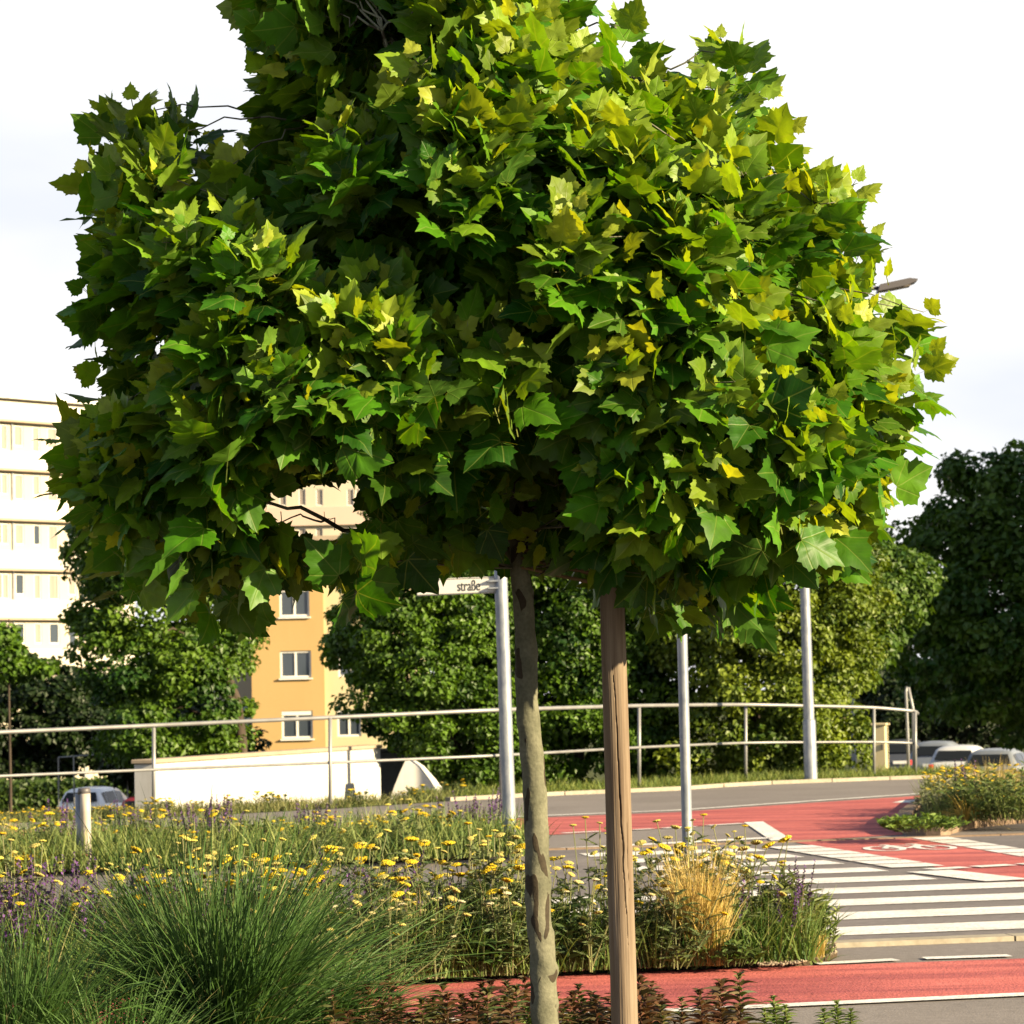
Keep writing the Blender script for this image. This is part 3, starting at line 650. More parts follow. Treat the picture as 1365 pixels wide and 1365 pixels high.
bg_tree('thin_sapling', 'thin light sapling poking up at the left edge before the white block', [(-8, 905), (-6, 850), (4, 815), (18, 812), (26, 850), (34, 880), (70, 868), (76, 890), (40, 912)], 70, .5, 36, 30, .18, *GRN, [(14, 1040), (12, 930), (12, 825)], 24, .22, .05)
bg_tree('broadleaf_tree', 'dense dark green tree behind the railing, beside the cream house wall', [(428, 850), (440, 790), (460, 700), (500, 655), (580, 630), (680, 640), (705, 760), (705, 1050), (600, 1056), (545, 1030), (500, 985), (455, 960), (448, 905)], 46, 1.8, 300, 190, .095, *GRN, [(610, 1052), (605, 950), (590, 800), (575, 690)], 25, .36, .12)
bg_tree('broadleaf_tree', 'dense green tree behind the railing, straight behind the trunk and stake', [(640, 640), (880, 620), (915, 760), (915, 1046), (780, 1056), (650, 1058), (630, 850)], 46.6, 1.8, 330, 190, .095, *GRN, [(770, 1055), (775, 950), (780, 800), (780, 690)], 26, .36, .12)
bg_tree('broadleaf_tree', 'yellow green sunlit tree behind the curved end of the railing', [(850, 640), (1080, 620), (1150, 690), (1180, 760), (1195, 830), (1165, 880), (1158, 940), (1150, 1000), (1150, 1030), (1000, 1044), (870, 1050), (840, 850)], 46, 1.8, 340, 190, .095, (.022, .055, .004), (.135, .180, .012), [(1010, 1045), (1010, 950), (1000, 800), (1000, 690)], 27, .36, .12)
bg_tree('broadleaf_tree', 'light feathery tree reaching right, in front of the tall dark tree', [(1090, 700), (1150, 690), (1185, 720), (1235, 745), (1262, 810), (1240, 832), (1200, 845), (1180, 880), (1168, 920), (1110, 930), (1080, 800)], 52, 1.2, 110, 90, .13, (.026, .066, .008), (.075, .13, .014), [(1120, 1030), (1125, 930), (1150, 800), (1180, 740)], 28, .34, .09)
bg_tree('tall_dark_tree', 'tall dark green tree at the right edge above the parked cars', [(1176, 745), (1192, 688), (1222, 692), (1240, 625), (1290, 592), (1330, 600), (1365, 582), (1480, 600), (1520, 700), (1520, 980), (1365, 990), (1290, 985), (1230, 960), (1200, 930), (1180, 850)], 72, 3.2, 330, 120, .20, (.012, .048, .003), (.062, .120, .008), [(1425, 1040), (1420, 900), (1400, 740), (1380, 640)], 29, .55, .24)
bg_tree('shaded_shrub', 'shade-dark thicket behind the parked cars at right', [(1130, 880), (1500, 870), (1500, 992), (1130, 1000)], 104, 2.0, 160, 110, .24, *SHADE, [(1300, 1000), (1300, 900)], 30, .6, .1, cat='shrub')
# trees further right, outside the picture, added to shade the right-hand background
for k, (x, y, h, rr_) in enumerate([(20.5, 62, 13, 4.4), (27, 66, 15, 4.8), (25, 55, 13, 3.6)]):
    px0 = 682 + x / y * F_PX; sc_ = F_PX / y; zc = 922 - (h * .58 - 1.35 + 2) * sc_
    poly = [(px0 + rr_ * sc_ * math.cos(a) * (1 + .1 * math.sin(3 * a + k)), zc - rr_ * 1.25 * sc_ * math.sin(a)) for a in np.linspace(0, 2 * np.pi, 18, endpoint=False)]
    bg_tree('unseen_shade_tree', ['large unseen tree added right of the car park for its shade', 'tallest unseen tree, added far right of the car park for its shade', 'rounded unseen tree added nearest the road on the right to cast shade'][k], poly, y, rr_, 120, 60, .5, *SHADE, [(px0, 960), (px0, zc)], 60 + k, 1.0, .25, limbs=6)
def hedge(name, label, x0, x1, y, z0, z1, dep, n, leaf, c0, c1, seed):
    r = np.random.default_rng(seed); o = empty(name, ((x0 + x1) / 2, y, z0)); tag(o, label, 'hedge')
    p = np.c_[r.uniform(x0, x1, n), y + r.uniform(-dep, dep, n), r.uniform(z0, z1, n)]; f = r.random(n)
    p[f < .5, 1] = y - dep + r.normal(0, .06, (f < .5).sum()); p[(f > .5) & (f < .75), 2] = z1 + r.normal(0, .05, ((f > .5) & (f < .75)).sum())
    t = np.clip(r.normal(.5, .3, n), 0, 1)[:, None]; mb = MB()
    quads_leaves(mb, p - np.array(o.location), np.tile([0, -.6, .6], (n, 1)), leaf * r.uniform(.6, 1.3, n), np.array(c0) * (1 - t) + np.array(c1) * t, r); mb.build('foliage', M['leaf_bg'], o)
hx0, hx1 = at(-140, 1000, 97)[0], at(215, 1000, 97)[0]
hedge('clipped_hedge', 'low clipped green hedge behind the white hatchback', hx0, hx1, 97, -2.9, at(90, 1044, 97)[2], .5, 9000, .22, (.016, .038, .006), (.05, .085, .012), 41)

# ------------------------------------------------------------------ buildings
def facade(mb, x0, x1, z0, z1, wins, y=0.0, rec=.14, col=None):
    """wall plane facing -y with real recessed openings; wins = (xa, xb, za, zb)"""
    xs = sorted({x0, x1, *[w_[0] for w_ in wins], *[w_[1] for w_ in wins]}); zs = sorted({z0, z1, *[w_[2] for w_ in wins], *[w_[3] for w_ in wins]})
    for a, b in zip(xs[:-1], xs[1:]):
        for c, d in zip(zs[:-1], zs[1:]):
            mx_, mz = (a + b) / 2, (c + d) / 2
            if any(w_[0] < mx_ < w_[1] and w_[2] < mz < w_[3] for w_ in wins): continue
            mb.add([(a, y, c), (b, y, c), (b, y, d), (a, y, d)], [(0, 1, 2, 3)], col)
    for (a, b, c, d) in wins:
        mb.add([(a, y, c), (b, y, c), (b, y, d), (a, y, d), (a, y + rec, c), (b, y + rec, c), (b, y + rec, d), (a, y + rec, d)], [(0, 4, 5, 1), (1, 5, 6, 2), (2, 6, 7, 3), (3, 7, 4, 0)], col)
def window(o, a, b, c, d, y=.10, fr=.07, mull=1, pane='glass', sill=True, frame='white_frame'):
    f = MB(); dp = .06
    box(f, ((a + b) / 2, y, c + fr / 2), (b - a, dp, fr)); box(f, ((a + b) / 2, y, d - fr / 2), (b - a, dp, fr))
    box(f, (a + fr / 2, y, (c + d) / 2), (fr, dp, d - c - 2 * fr)); box(f, (b - fr / 2, y, (c + d) / 2), (fr, dp, d - c - 2 * fr))
    for k in range(mull): box(f, (a + (b - a) * (k + 1) / (mull + 1), y, (c + d) / 2), (fr * 1.1, dp, d - c - 2 * fr))
    wf = f.build('window', M[frame], o)
    p = MB(); p.add([(a + fr, y + .02, c + fr), (b - fr, y + .02, c + fr), (b - fr, y + .02, d - fr), (a + fr, y + .02, d - fr)], [(0, 1, 2, 3)]); p.build('pane', M[pane], wf)
    if sill:
        s_ = MB(); box(s_, ((a + b) / 2, -.045, c - .05), (b - a + .12, .16, .06)); s_.build('sill', M[frame], wf)
def shell(mb, x0, x1, z0, z1, depth, y=0.0):
    mb.add([(x0, y, z0), (x1, y, z0), (x1, y + depth, z0), (x0, y + depth, z0), (x0, y, z1), (x1, y, z1), (x1, y + depth, z1), (x0, y + depth, z1)], [(4, 5, 6, 7), (1, 2, 6, 5), (2, 3, 7, 6), (3, 0, 4, 7)])
# white apartment block, far left
def white_block():
    p0 = at(0, 900, 153); rz = R(47); o = empty('apartment_block', (p0[0], p0[1], -3.2), rz); tag(o, 'long white apartment block with rows of windows between pale balcony bands', 'building')
    r = random.Random(4); zb = -3.2; x0, x1 = -14.0, 9.5
    lines = [17.8, 15.0, 12.15, 9.3, 6.5, 3.7]
    wall = MB(); wins = []; kinds = []
    for k, zt in enumerate(lines):
        zt -= zb
        mod = [(-13.2, 1.0), (-11.6, .8), (-9.8, 1.1), (-8.0, .8), (-6.2, 1.0), (-4.6, .7), (-3.0, .9), (-1.6, .8), (-.2, .9), (1.15, .62), (2.45, .5), (3.5, .72), (4.9, .55), (6.25, .75), (7.2, .72), (8.3, .6)]
        for x, w_ in mod:
            if r.random() < .06: continue
            tall = r.random() < .3
            zz = (zt - 1.72 if tall else zt - 1.45, zt - .26)
            wins.append((x, x + w_, zz[0], zz[1])); kinds.append('glass' if (k == 4 and r.random() < .7) or r.random() < .1 else 'curtain')
    facade(wall, x0, x1, 0, 21.3 + .9 , wins, rec=.12); shell(wall, x0, x1, 0, 22.2, 11); wall.build('wall', M['pale_wall'], o)
    for w_, kd_ in zip(wins, kinds): window(o, *w_, y=.07, fr=.06, mull=0 if w_[1] - w_[0] < .75 else 1, pane=kd_, sill=False)
    for k, zt in enumerate(lines):
        zt -= zb; b_ = MB(); box(b_, ((x0 + x1) / 2, -.16, zt + .52), (x1 - x0 + .1, .30, 1.04), ch=.02); b_.build('balcony_band', M['band_wall'], o)
        d_ = MB(); box(d_, ((x0 + x1) / 2, -.20, zt - .06), (x1 - x0 + .14, .42, .11)); d_.build('slab_edge', M['dark_metal'] if False else M['wall_cap'], o)
    for x in (-9, -4, .95, 5.9):
        d_ = MB(); tube(d_, [(x, -.06, 0), (x, -.06, 21)], .05, 8); d_.build('downpipe', M['galv'], o)
    rf = MB(); box(rf, ((x0 + x1) / 2, 5.4, 22.2 + .13), (x1 - x0 + .8, 12, .26)); rf.build('roof', M['white_wall'], o)
white_block()
def house_at(px0, px1, d, pyb, pyt): 
    a = at(px0, pyb, d); b = at(px1, pyb, d); return a, b
# yellow house with cream side wing
def yellow_house():
    d = 120; sc = F_PX / d; a = at(337, 1000, d); zb = float(terr(a[0], d)); o = empty('yellow_house', (a[0], d, zb)); tag(o, 'yellow rendered house with white double windows and a cream wing', 'building')
    X = lambda px, py: at(px, py, d)[0] - a[0]; Z = lambda px, py: at(px, py, d)[2] - zb
    wl = MB(); ws = [(X(373, 868), X(414.5, 868), Z(393, 903.5), Z(393, 867.5)), (X(375.5, 966), X(417, 966), Z(395, 984.5), Z(395, 947.5)), (X(372, 780), X(412, 780), Z(392, 822), Z(392, 786))]
    w1 = X(433, 930); top = Z(385, 722)
    facade(wl, 0, w1, 0, top, ws); shell(wl, 0, w1, 0, top, 9); wl.build('wall', M['yellow_wall'], o)
    for k, q in enumerate(ws): window(o, *q, fr=.09, mull=1)
    cw = MB(); w2 = [(X(449, 966), X(481, 966), Z(465, 982), Z(465, 946)), (X(450, 886), X(482, 886), Z(465, 902), Z(465, 866))]; x2 = X(560, 930)
    facade(cw, w1, x2, 0, top - .4, w2, y=.25); shell(cw, w1, x2, 0, top - .4, 8, y=.25); cw.build('wing_wall', M['cream_wall'], o)
    for q in w2: window(o, *q, y=.34, fr=.09, mull=1, sill=False)
    rf = MB(); box(rf, (x2 / 2, 4.6, top + .12), (x2 + .5, 9.6, .2)); rf.build('roof', M['wall_cap'], o)
    # roller shutter half way down over the lower window
    sh = MB(); q = ws[1]; box(sh, ((q[0] + q[1]) / 2, .05, q[3] - .10), (q[1] - q[0] - .02, .03, .20)); sh.build('roller_shutter', M['white_frame'], o)
yellow_house()
def pale_tower():
    d = 168; a = at(335, 1000, d); zb = float(terr(a[0], d)); o = empty('apartment_block', (a[0], d, zb)); tag(o, 'tall pale apartment block with cream bands behind the yellow house', 'building')
    X = lambda px, py: at(px, py, d)[0] - a[0]; Z = lambda px, py: at(px, py, d)[2] - zb
    x1 = X(560, 700); wl = MB(); ws = []
    for (py0, py1) in ((652, 674), (704, 726), (584, 606)):
        for px in (352, 372, 398, 421, 462, 474, 500): ws.append((X(px, py0), X(px + 9, py0), Z(px, py1), Z(px, py0)))
    facade(wl, 0, x1, 0, Z(400, 560), ws); shell(wl, 0, x1, 0, Z(400, 560), 10); wl.build('wall', M['pale_wall'], o)
    for q in ws: window(o, *q, y=.07, fr=.05, mull=0, pane='curtain', sill=False)
    for (py0, py1) in ((676, 701), (608, 633)):
        b_ = MB(); z0, z1 = Z(420, py1), Z(420, py0); box(b_, (x1 / 2, -.14, (z0 + z1) / 2), (x1 + .1, .26, z1 - z0), ch=.02); b_.build('balcony_band', M['pink_wall'], o)
    rf = MB(); box(rf, (x1 / 2, 5, Z(400, 560) + .12), (x1 + .5, 10.6, .24)); rf.build('roof', M['wall_cap'], o)
pale_tower()
def low_house():
    d = 128; a = at(290, 1000, d); zb = float(terr(a[0], d)); o = empty('pale_house', (a[0], d, zb)); tag(o, 'pale house with a light blue glazed bay, half hidden left of the yellow house', 'building')
    X = lambda px, py: at(px, py, d)[0] - a[0]; Z = lambda px, py: at(px, py, d)[2] - zb
    q = (X(308, 960), X(333, 960), Z(320, 984), Z(320, 938)); x1 = X(352, 950); t = Z(315, 872); wl = MB(); facade(wl, 0, x1, 0, t, [q]); shell(wl, 0, x1, 0, t, 7); wl.build('wall', M['pale_wall'], o)
    window(o, *q, mull=1, pane='bluepanel'); rf = MB(); box(rf, (x1 / 2, 3.4, t + .1), (x1 + .4, 7.4, .2)); rf.build('roof', M['grey_wall'], o)
low_house()
def far_house():
    d = 112; a = at(1226, 1000, d); zb = float(terr(a[0], d)) - .3; o = empty('pale_house', (a[0], d, zb)); tag(o, 'pale garden house glimpsed beyond the parked cars under the dark trees', 'building')
    X = lambda px, py: at(px, py, d)[0] - a[0]; Z = lambda px, py: at(px, py, d)[2] - zb
    x1 = X(1276, 980); t = Z(1250, 972); q = (X(1262, 980), X(1270, 980), Z(1266, 990), Z(1266, 978)); wl = MB(); facade(wl, 0, x1, 0, t, [q]); shell(wl, 0, x1, 0, t, 4); wl.build('wall', M['cream_wall'], o)
    window(o, *q, mull=0, sill=False)
    rf = MB(); z1 = t + 1.0; V = [(-.3, -.4, t), (x1 + .3, -.4, t), (x1 + .3, 4.4, t), (-.3, 4.4, t), (-.3, 2, z1), (x1 + .3, 2, z1)]; rf.add(V, [(0, 1, 5, 4), (2, 3, 4, 5), (1, 2, 5), (3, 0, 4), (3, 2, 1, 0)]); rf.build('roof', M['grey_wall'], o)
far_house()

# ------------------------------------------------------------------ walls behind the railing
def white_parapet():
    a = at(203, 1011, 36.9); b = at(507, 993.5, 45.0); top = (a[2] + b[2]) / 2
    o = empty('parapet_wall', (a[0], a[1], -1.6), math.atan2(b[1] - a[1], b[0] - a[0])); tag(o, 'long white rendered parapet wall with a beige coping behind the railing', 'wall')
    L = math.hypot(b[0] - a[0], b[1] - a[1]); h = top + 1.6
    m_ = MB(); nseg = 5
    for k in range(nseg): box(m_, (L * (k + .5) / nseg, .14, (h - .06) / 2), (L / nseg - .012, .28, h - .06), ch=.008)
    m_.build('wall_panel', M['white_wall'], o)
    c_ = MB(); box(c_, (L / 2, .14, h - .03), (L + .06, .34, .06), ch=.01); c_.build('coping', M['wall_cap'], o)
white_parapet()
def grey_retaining():
    a = at(500, 1003, 47.5); b = at(668, 998, 49.5); zt = a[2]
    o = empty('retaining_wall', (a[0], a[1], -1.6), math.atan2(b[1] - a[1], b[0] - a[0])); tag(o, 'grey shaded concrete wall under the trees right of the white parapet', 'wall')
    L = math.hypot(b[0] - a[0], b[1] - a[1]); m_ = MB(); box(m_, (L / 2, .15, (zt + 1.6) / 2), (L, .3, zt + 1.6), ch=.02); m_.build('wall_panel', M['grey_wall'], o)
    c_ = MB(); box(c_, (L / 2, .15, zt + 1.6 + .03), (L + .05, .36, .06), ch=.01); c_.build('coping', M['grey_wall'], o)
grey_retaining()
def wedge():
    d = 43.0; pts = [(520, 1066), (525, 1050), (533, 1030), (541, 1012), (556, 1022), (572, 1040), (588, 1062), (588, 1066)]
    W = np.array([at(a, b, d) for a, b in pts]); c = W[0].copy()
    o = empty('gable_wall', (c[0], d, W[:, 2].min() - .02)); tag(o, 'small bright white triangular wall end standing right of the parapet', 'wall')
    W = W - np.array(o.location); n = len(W); V = np.concatenate([W, W + [.10, .35, 0]]); m_ = MB()
    m_.add(V, [tuple(range(n - 1, -1, -1)), tuple(range(n, 2 * n))] + [(i, (i + 1) % n, n + (i + 1) % n, n + i) for i in range(n)])
    m_.build('wall_panel', M['white_wall'], o)
wedge()

# ------------------------------------------------------------------ railing
def railing():
    o = empty('railing', (0, 0, 0)); o.location = posts[4]; tag(o, 'grey tubular steel railing curving behind the cycle path', 'railing'); off = np.array(posts[4])
    tops = [at(a, c, p[1]) for (a, b, c), p in zip(post_px, posts)]
    for p, t in zip(posts, tops):
        m_ = MB(); tube(m_, [p - [0, 0, .1], t], .024, 12); m_.v[-1] -= off; m_.build('post', M['rail'], o, smooth=True)
    T = np.array(tops); B = np.array(posts); T = np.concatenate([T, [at(1223, 951, posts[-1][1] + .9)]]); 
    mid = [(0 if i_ < 0 else 0, 0) for i_ in []]
    s = np.linspace(0, len(T) - 1, 160); ss = np.arange(len(T))
    def spl(A):
        Q = np.stack([np.interp(s, ss, A[:, k]) for k in range(3)], 1)
        for _ in range(14): Q[1:-1] = (Q[:-2] + 2 * Q[1:-1] + Q[2:]) / 4
        return Q
    m_ = MB(); tube(m_, spl(T) - off, .026, 12); m_.build('handrail', M['rail'], o, smooth=True)
    Mi = np.concatenate([(np.array(tops) + B) / 2, [at(1223, 996, posts[-1][1] + .9)]]); Mi[:, 2] = np.where(True, Mi[:, 2] + .0, 0)
    m_ = MB(); tube(m_, spl(Mi) - off, .019, 10); m_.build('mid_rail', M['rail'], o, smooth=True)
railing()
def end_loop():
    d = posts[-1][1] + 1.6; o = empty('handrail_loop', (*at(1213, 1030, d)[:2], float(terr(at(1213, 1030, d)[0], d)))); tag(o, 'tall pointed steel tube loop behind the right end of the railing', 'handrail')
    P = [at(1212, 1050, d), at(1210, 980, d), at(1207.5, 922, d), at(1208.5, 915.5, d), at(1211, 916.5, d), at(1217, 945, d), at(1218, 990, d), at(1219, 1050, d)]
    m_ = MB(); tube(m_, np.array(P) - np.array(o.location), .026, 10); m_.build('tube', M['rail'], o, smooth=True)
    c_ = MB(); tube(c_, np.array([at(1210, 985, d), at(1218, 987, d)]) - np.array(o.location), .014, 8); c_.build('crossbar', M['rail'], o, smooth=True)
end_loop()

# ------------------------------------------------------------------ poles, lamps, sign, box, bollard
def pole_path(top, bot, n=8): return np.linspace(bot, top, n)
def sign_pole():
    d = G(681, 1146)[1]; bot = G(681, 1146); top = at(666.5, 742, d); o = empty('street_sign', tuple(bot)); tag(o, 'white street name sign on a galvanised pole left of the tree trunk', 'street sign'); off = np.array(bot)
    m_ = MB(); tube(m_, pole_path(top, bot - [0, 0, .1]) - off, .055, 20); m_.build('pole', M['galv'], o, smooth=True)
    c_ = MB(); tube(c_, np.array([top - [0, 0, .0], top + [0, 0, .02], top + [0, 0, .035]]) - off, [.058, .058, .03], 16); c_.build('cap', M['dark_metal'], o, smooth=True)
    c = at(608, 781.5, d) - off; L = (at(661, 781, d) - at(556, 783, d)); Lw = np.linalg.norm(L); ang = math.atan2(L[2], L[0]); hh = 22 * d / F_PX
    s_ = MB(); box(s_, (0, 0, 0), (Lw, .018, hh), ch=.004); so_ = s_.build('sign_plate', M['sign_white'], o); so_.location = c; so_.rotation_euler = (0, -ang * 0 + R(-1.0), 0)
    f_ = MB(); bw = .006
    for (cx, cz, sx_, sz) in ((0, hh / 2 - .008, Lw - .016, bw), (0, -hh / 2 + .008, Lw - .016, bw)): box(f_, (cx, -.0105, cz), (sx_, .003, sz))
    f_.build('border', M['grey_wall'], so_)
    for b_ in (-.03, .03):
        k_ = MB(); box(k_, (Lw / 2 - .02, .0, b_), (.10, .10, .016), ch=.003); k_.build('clamp', M['galv'], so_)
    def word(txt, x):
        cu = bpy.data.curves.new('lettering', 'FONT'); cu.body = txt; cu.size = hh * .92; cu.extrude = .001; cu.align_x = 'LEFT'; cu.space_character = .98
        tmp = bpy.data.objects.new('tmp', cu); COL.objects.link(tmp); dg = bpy.context.evaluated_depsgraph_get(); me = bpy.data.meshes.new_from_object(tmp.evaluated_get(dg)); bpy.data.objects.remove(tmp)
        me.transform(Matrix.Diagonal((.62, 1, 1, 1))); t_ = link('lettering', me, M['black'], so_); me.materials.clear(); me.materials.append(M['black']); t_.rotation_euler = (R(90), 0, 0); t_.location = (x, -.0115, -hh * .30); return t_
    px = lambda p: (p - 608.5) * d / F_PX
    word('ldi', px(570)); word('straße', px(610))
sign_pole()
def slim_post():
    bot = G(920, 1268); d = bot[1]; top = at(905.5, 700, d); o = empty('sign_post', tuple(bot)); tag(o, 'slim grey steel post rising from the flower bed beside tan grass, right of the stake', 'post')
    m_ = MB(); tube(m_, pole_path(top, bot - [0, 0, .1]) - np.array(bot), .0275, 18); m_.build('pole', M['galv'], o, smooth=True)
    d_ = MB(); dc = top - np.array(bot) + [0, -.04, -.12]; a_ = np.linspace(0, 2 * np.pi, 40, endpoint=False)
    V = np.concatenate([np.c_[.21 * np.cos(a_), np.zeros(40), .21 * np.sin(a_)], np.c_[.21 * np.cos(a_), np.full(40, .006), .21 * np.sin(a_)]]) + dc + [0, .075, .30]
    d_.add(V, [tuple(range(39, -1, -1)), tuple(range(40, 80))] + [(i, (i + 1) % 40, 40 + (i + 1) % 40, 40 + i) for i in range(40)])
    d_.build('sign_disc', M['galv'], o)
slim_post()
def lamp_main():
    bot = G(1081, 1043); d = bot[1]; top = at(1060, 392, d); o = empty('street_lamp', tuple(bot)); tag(o, 'tall galvanised street lamp standing on the pavement before the railing', 'street lamp'); off = np.array(bot)
    m_ = MB(); tube(m_, pole_path(top, bot - [0, 0, .1]) - off, np.linspace(.085, .055, 8), 20); m_.build('pole', M['galv'], o, smooth=True)
    b_ = MB(); tube(b_, np.array([[0, 0, 0], [0, 0, .05], [0, 0, .9], [0, 0, .93]]) + [0, 0, 0], [.098, .098, .096, .086], 20); b_.build('base_sleeve', M['galv'], o, smooth=True)
    a_ = MB(); tube(a_, np.array([top - [0, 0, .05], at(1068, 388, d), at(1120, 386, d), at(1172, 384, d)]) - off, .032, 12); a_.build('arm', M['dark_metal'], o, smooth=True)
    p0, p1 = at(1168, 385.5, d) - off, at(1222, 374.5, d) - off; c = (p0 + p1) / 2; L = np.linalg.norm(p1 - p0); ang = math.atan2(p1[2] - p0[2], p1[0] - p0[0])
    h_ = MB(); w_ = .16
    P = [(-L / 2, -.05), (-L / 2 + .05, .045), (L / 2 - .12, .05), (L / 2, .012), (L / 2 - .02, -.02), (L / 2 - .2, -.05)]
    n = len(P); V = np.concatenate([[(x, -w_, z) for x, z in P], [(x, w_, z) for x, z in P]]); h_.add(V, [tuple(range(n - 1, -1, -1)), tuple(range(n, 2 * n))] + [(i, (i + 1) % n, n + (i + 1) % n, n + i) for i in range(n)])
    ho = h_.build('lamp_head', M['dark_metal'], o); ho.location = c; ho.rotation_euler = (0, -ang, 0)
    g_ = MB(); box(g_, (.0, 0, -.055), (L * .62, w_ * 1.5, .012), ch=.004); g_.build('lens', M['curtain'], ho)
lamp_main()
def lamp_far():
    d = 62; b = at(1138, 1030, d); zg = float(terr(b[0], d)); o = empty('street_lamp', (b[0], d, zg)); tag(o, 'thin distant street lamp with a small flat head between the trees at right', 'street lamp'); off = np.array(o.location)
    m_ = MB(); tube(m_, np.linspace(np.array([at(1139, 1060, d)[0], d, zg]), at(1133, 770, d), 6) - off, np.linspace(.06, .04, 6), 12); m_.build('pole', M['galv'], o, smooth=True)
    h_ = MB(); c = at(1143, 762, d) - off; box(h_, c, (.52, .24, .09), ch=.03); h_.build('lamp_head', M['dark_metal'], o)
lamp_far()
def cabinet():
    d = 44.2; a, b = at(1167, 1034, d), at(1184, 1034, d); t = at(1176, 967, d)[2]; x = (a[0] + b[0]) / 2; zg = float(terr(x, d)); o = empty('utility_cabinet', (x, d, zg)); tag(o, 'narrow cream utility cabinet in the grass behind the end of the railing', 'cabinet')
    w_ = b[0] - a[0]; m_ = MB(); box(m_, (0, 0, (t - zg) / 2), (w_, .3, t - zg), rz=R(-18), ch=.012); m_.build('body', M['cream_wall'], o)
    c_ = MB(); box(c_, (0, 0, t - zg + .02), (w_ + .05, .36, .04), rz=R(-18), ch=.012); c_.build('lid', M['cream_wall'], o)
    h_ = MB(); box(h_, (.05 - .05, -.165, (t - zg) * .55), (.025, .02, .09), rz=R(-18)); h_.build('handle', M['dark_metal'], o)
cabinet()
def bollard():
    bot = G(116, 1166); d = bot[1]; o = empty('hoop_bollard', tuple(bot)); tag(o, 'cream and grey twin tube bollard with a dark cap among the yellow flowers at left', 'bollard'); off = np.array(bot)
    m_ = MB(); tube(m_, np.linspace(bot - [0, 0, .1], at(113.5, 1058, d), 6) - off, .042, 18); m_.build('front_tube', mat('cream_tube', (.36, .33, .29), .5, .4, noise=[((10, 10, 3), .3, .7, (.8, .76, .74))]), o, smooth=True)
    p = np.array([at(111, 1160, d + .10), at(107.5, 1115, d + .10), at(106.0, 1058, d + .10)]); m_ = MB(); tube(m_, p - off, [.026, .040, .036], 18); m_.build('rear_tube', M['galv'], o, smooth=True)
    c_ = MB(); q0, q1 = at(112.3, 1059, d + .03), at(112, 1050.5, d + .03); tube(c_, np.array([q0, q0 + (q1 - q0) * .7, q1]) - off, [.052, .052, .046], 18); c_.build('cap', M['dark_metal'], o, smooth=True)
    b_ = MB(); q0, q1 = at(114.6, 1143, d), at(114.4, 1138, d); tube(b_, np.array([q0, q1]) - off, .045, 18); b_.build('band', mat('red_band', (.32, .12, .10), .6, .3), o, smooth=True)
bollard()
def goal_frame():
    d = 79.0; xa, xb = at(78, 1030, d)[0], at(170, 1030, d)[0]; zt = at(110, 1009, d)[2]; zg = float(terr((xa + xb) / 2, d)); o = empty('metal_frame', ((xa + xb) / 2, d, zg)); tag(o, 'thin rectangular metal tube frame in front of the dark trees at left', 'frame')
    w_ = xb - xa; m_ = MB()
    for x in (-w_ / 2, -w_ / 2 + .45 * 1, w_ / 2):
        q = MB(); tube(q, [(x, 0, 0), (x, 0, zt - zg)], .022, 8); q.build('upright', M['rail'], o)
    q = MB(); tube(q, [(-w_ / 2, 0, zt - zg), (w_ / 2, 0, zt - zg + .10)], .022, 8); q.build('crossbar', M['rail'], o)
goal_frame()

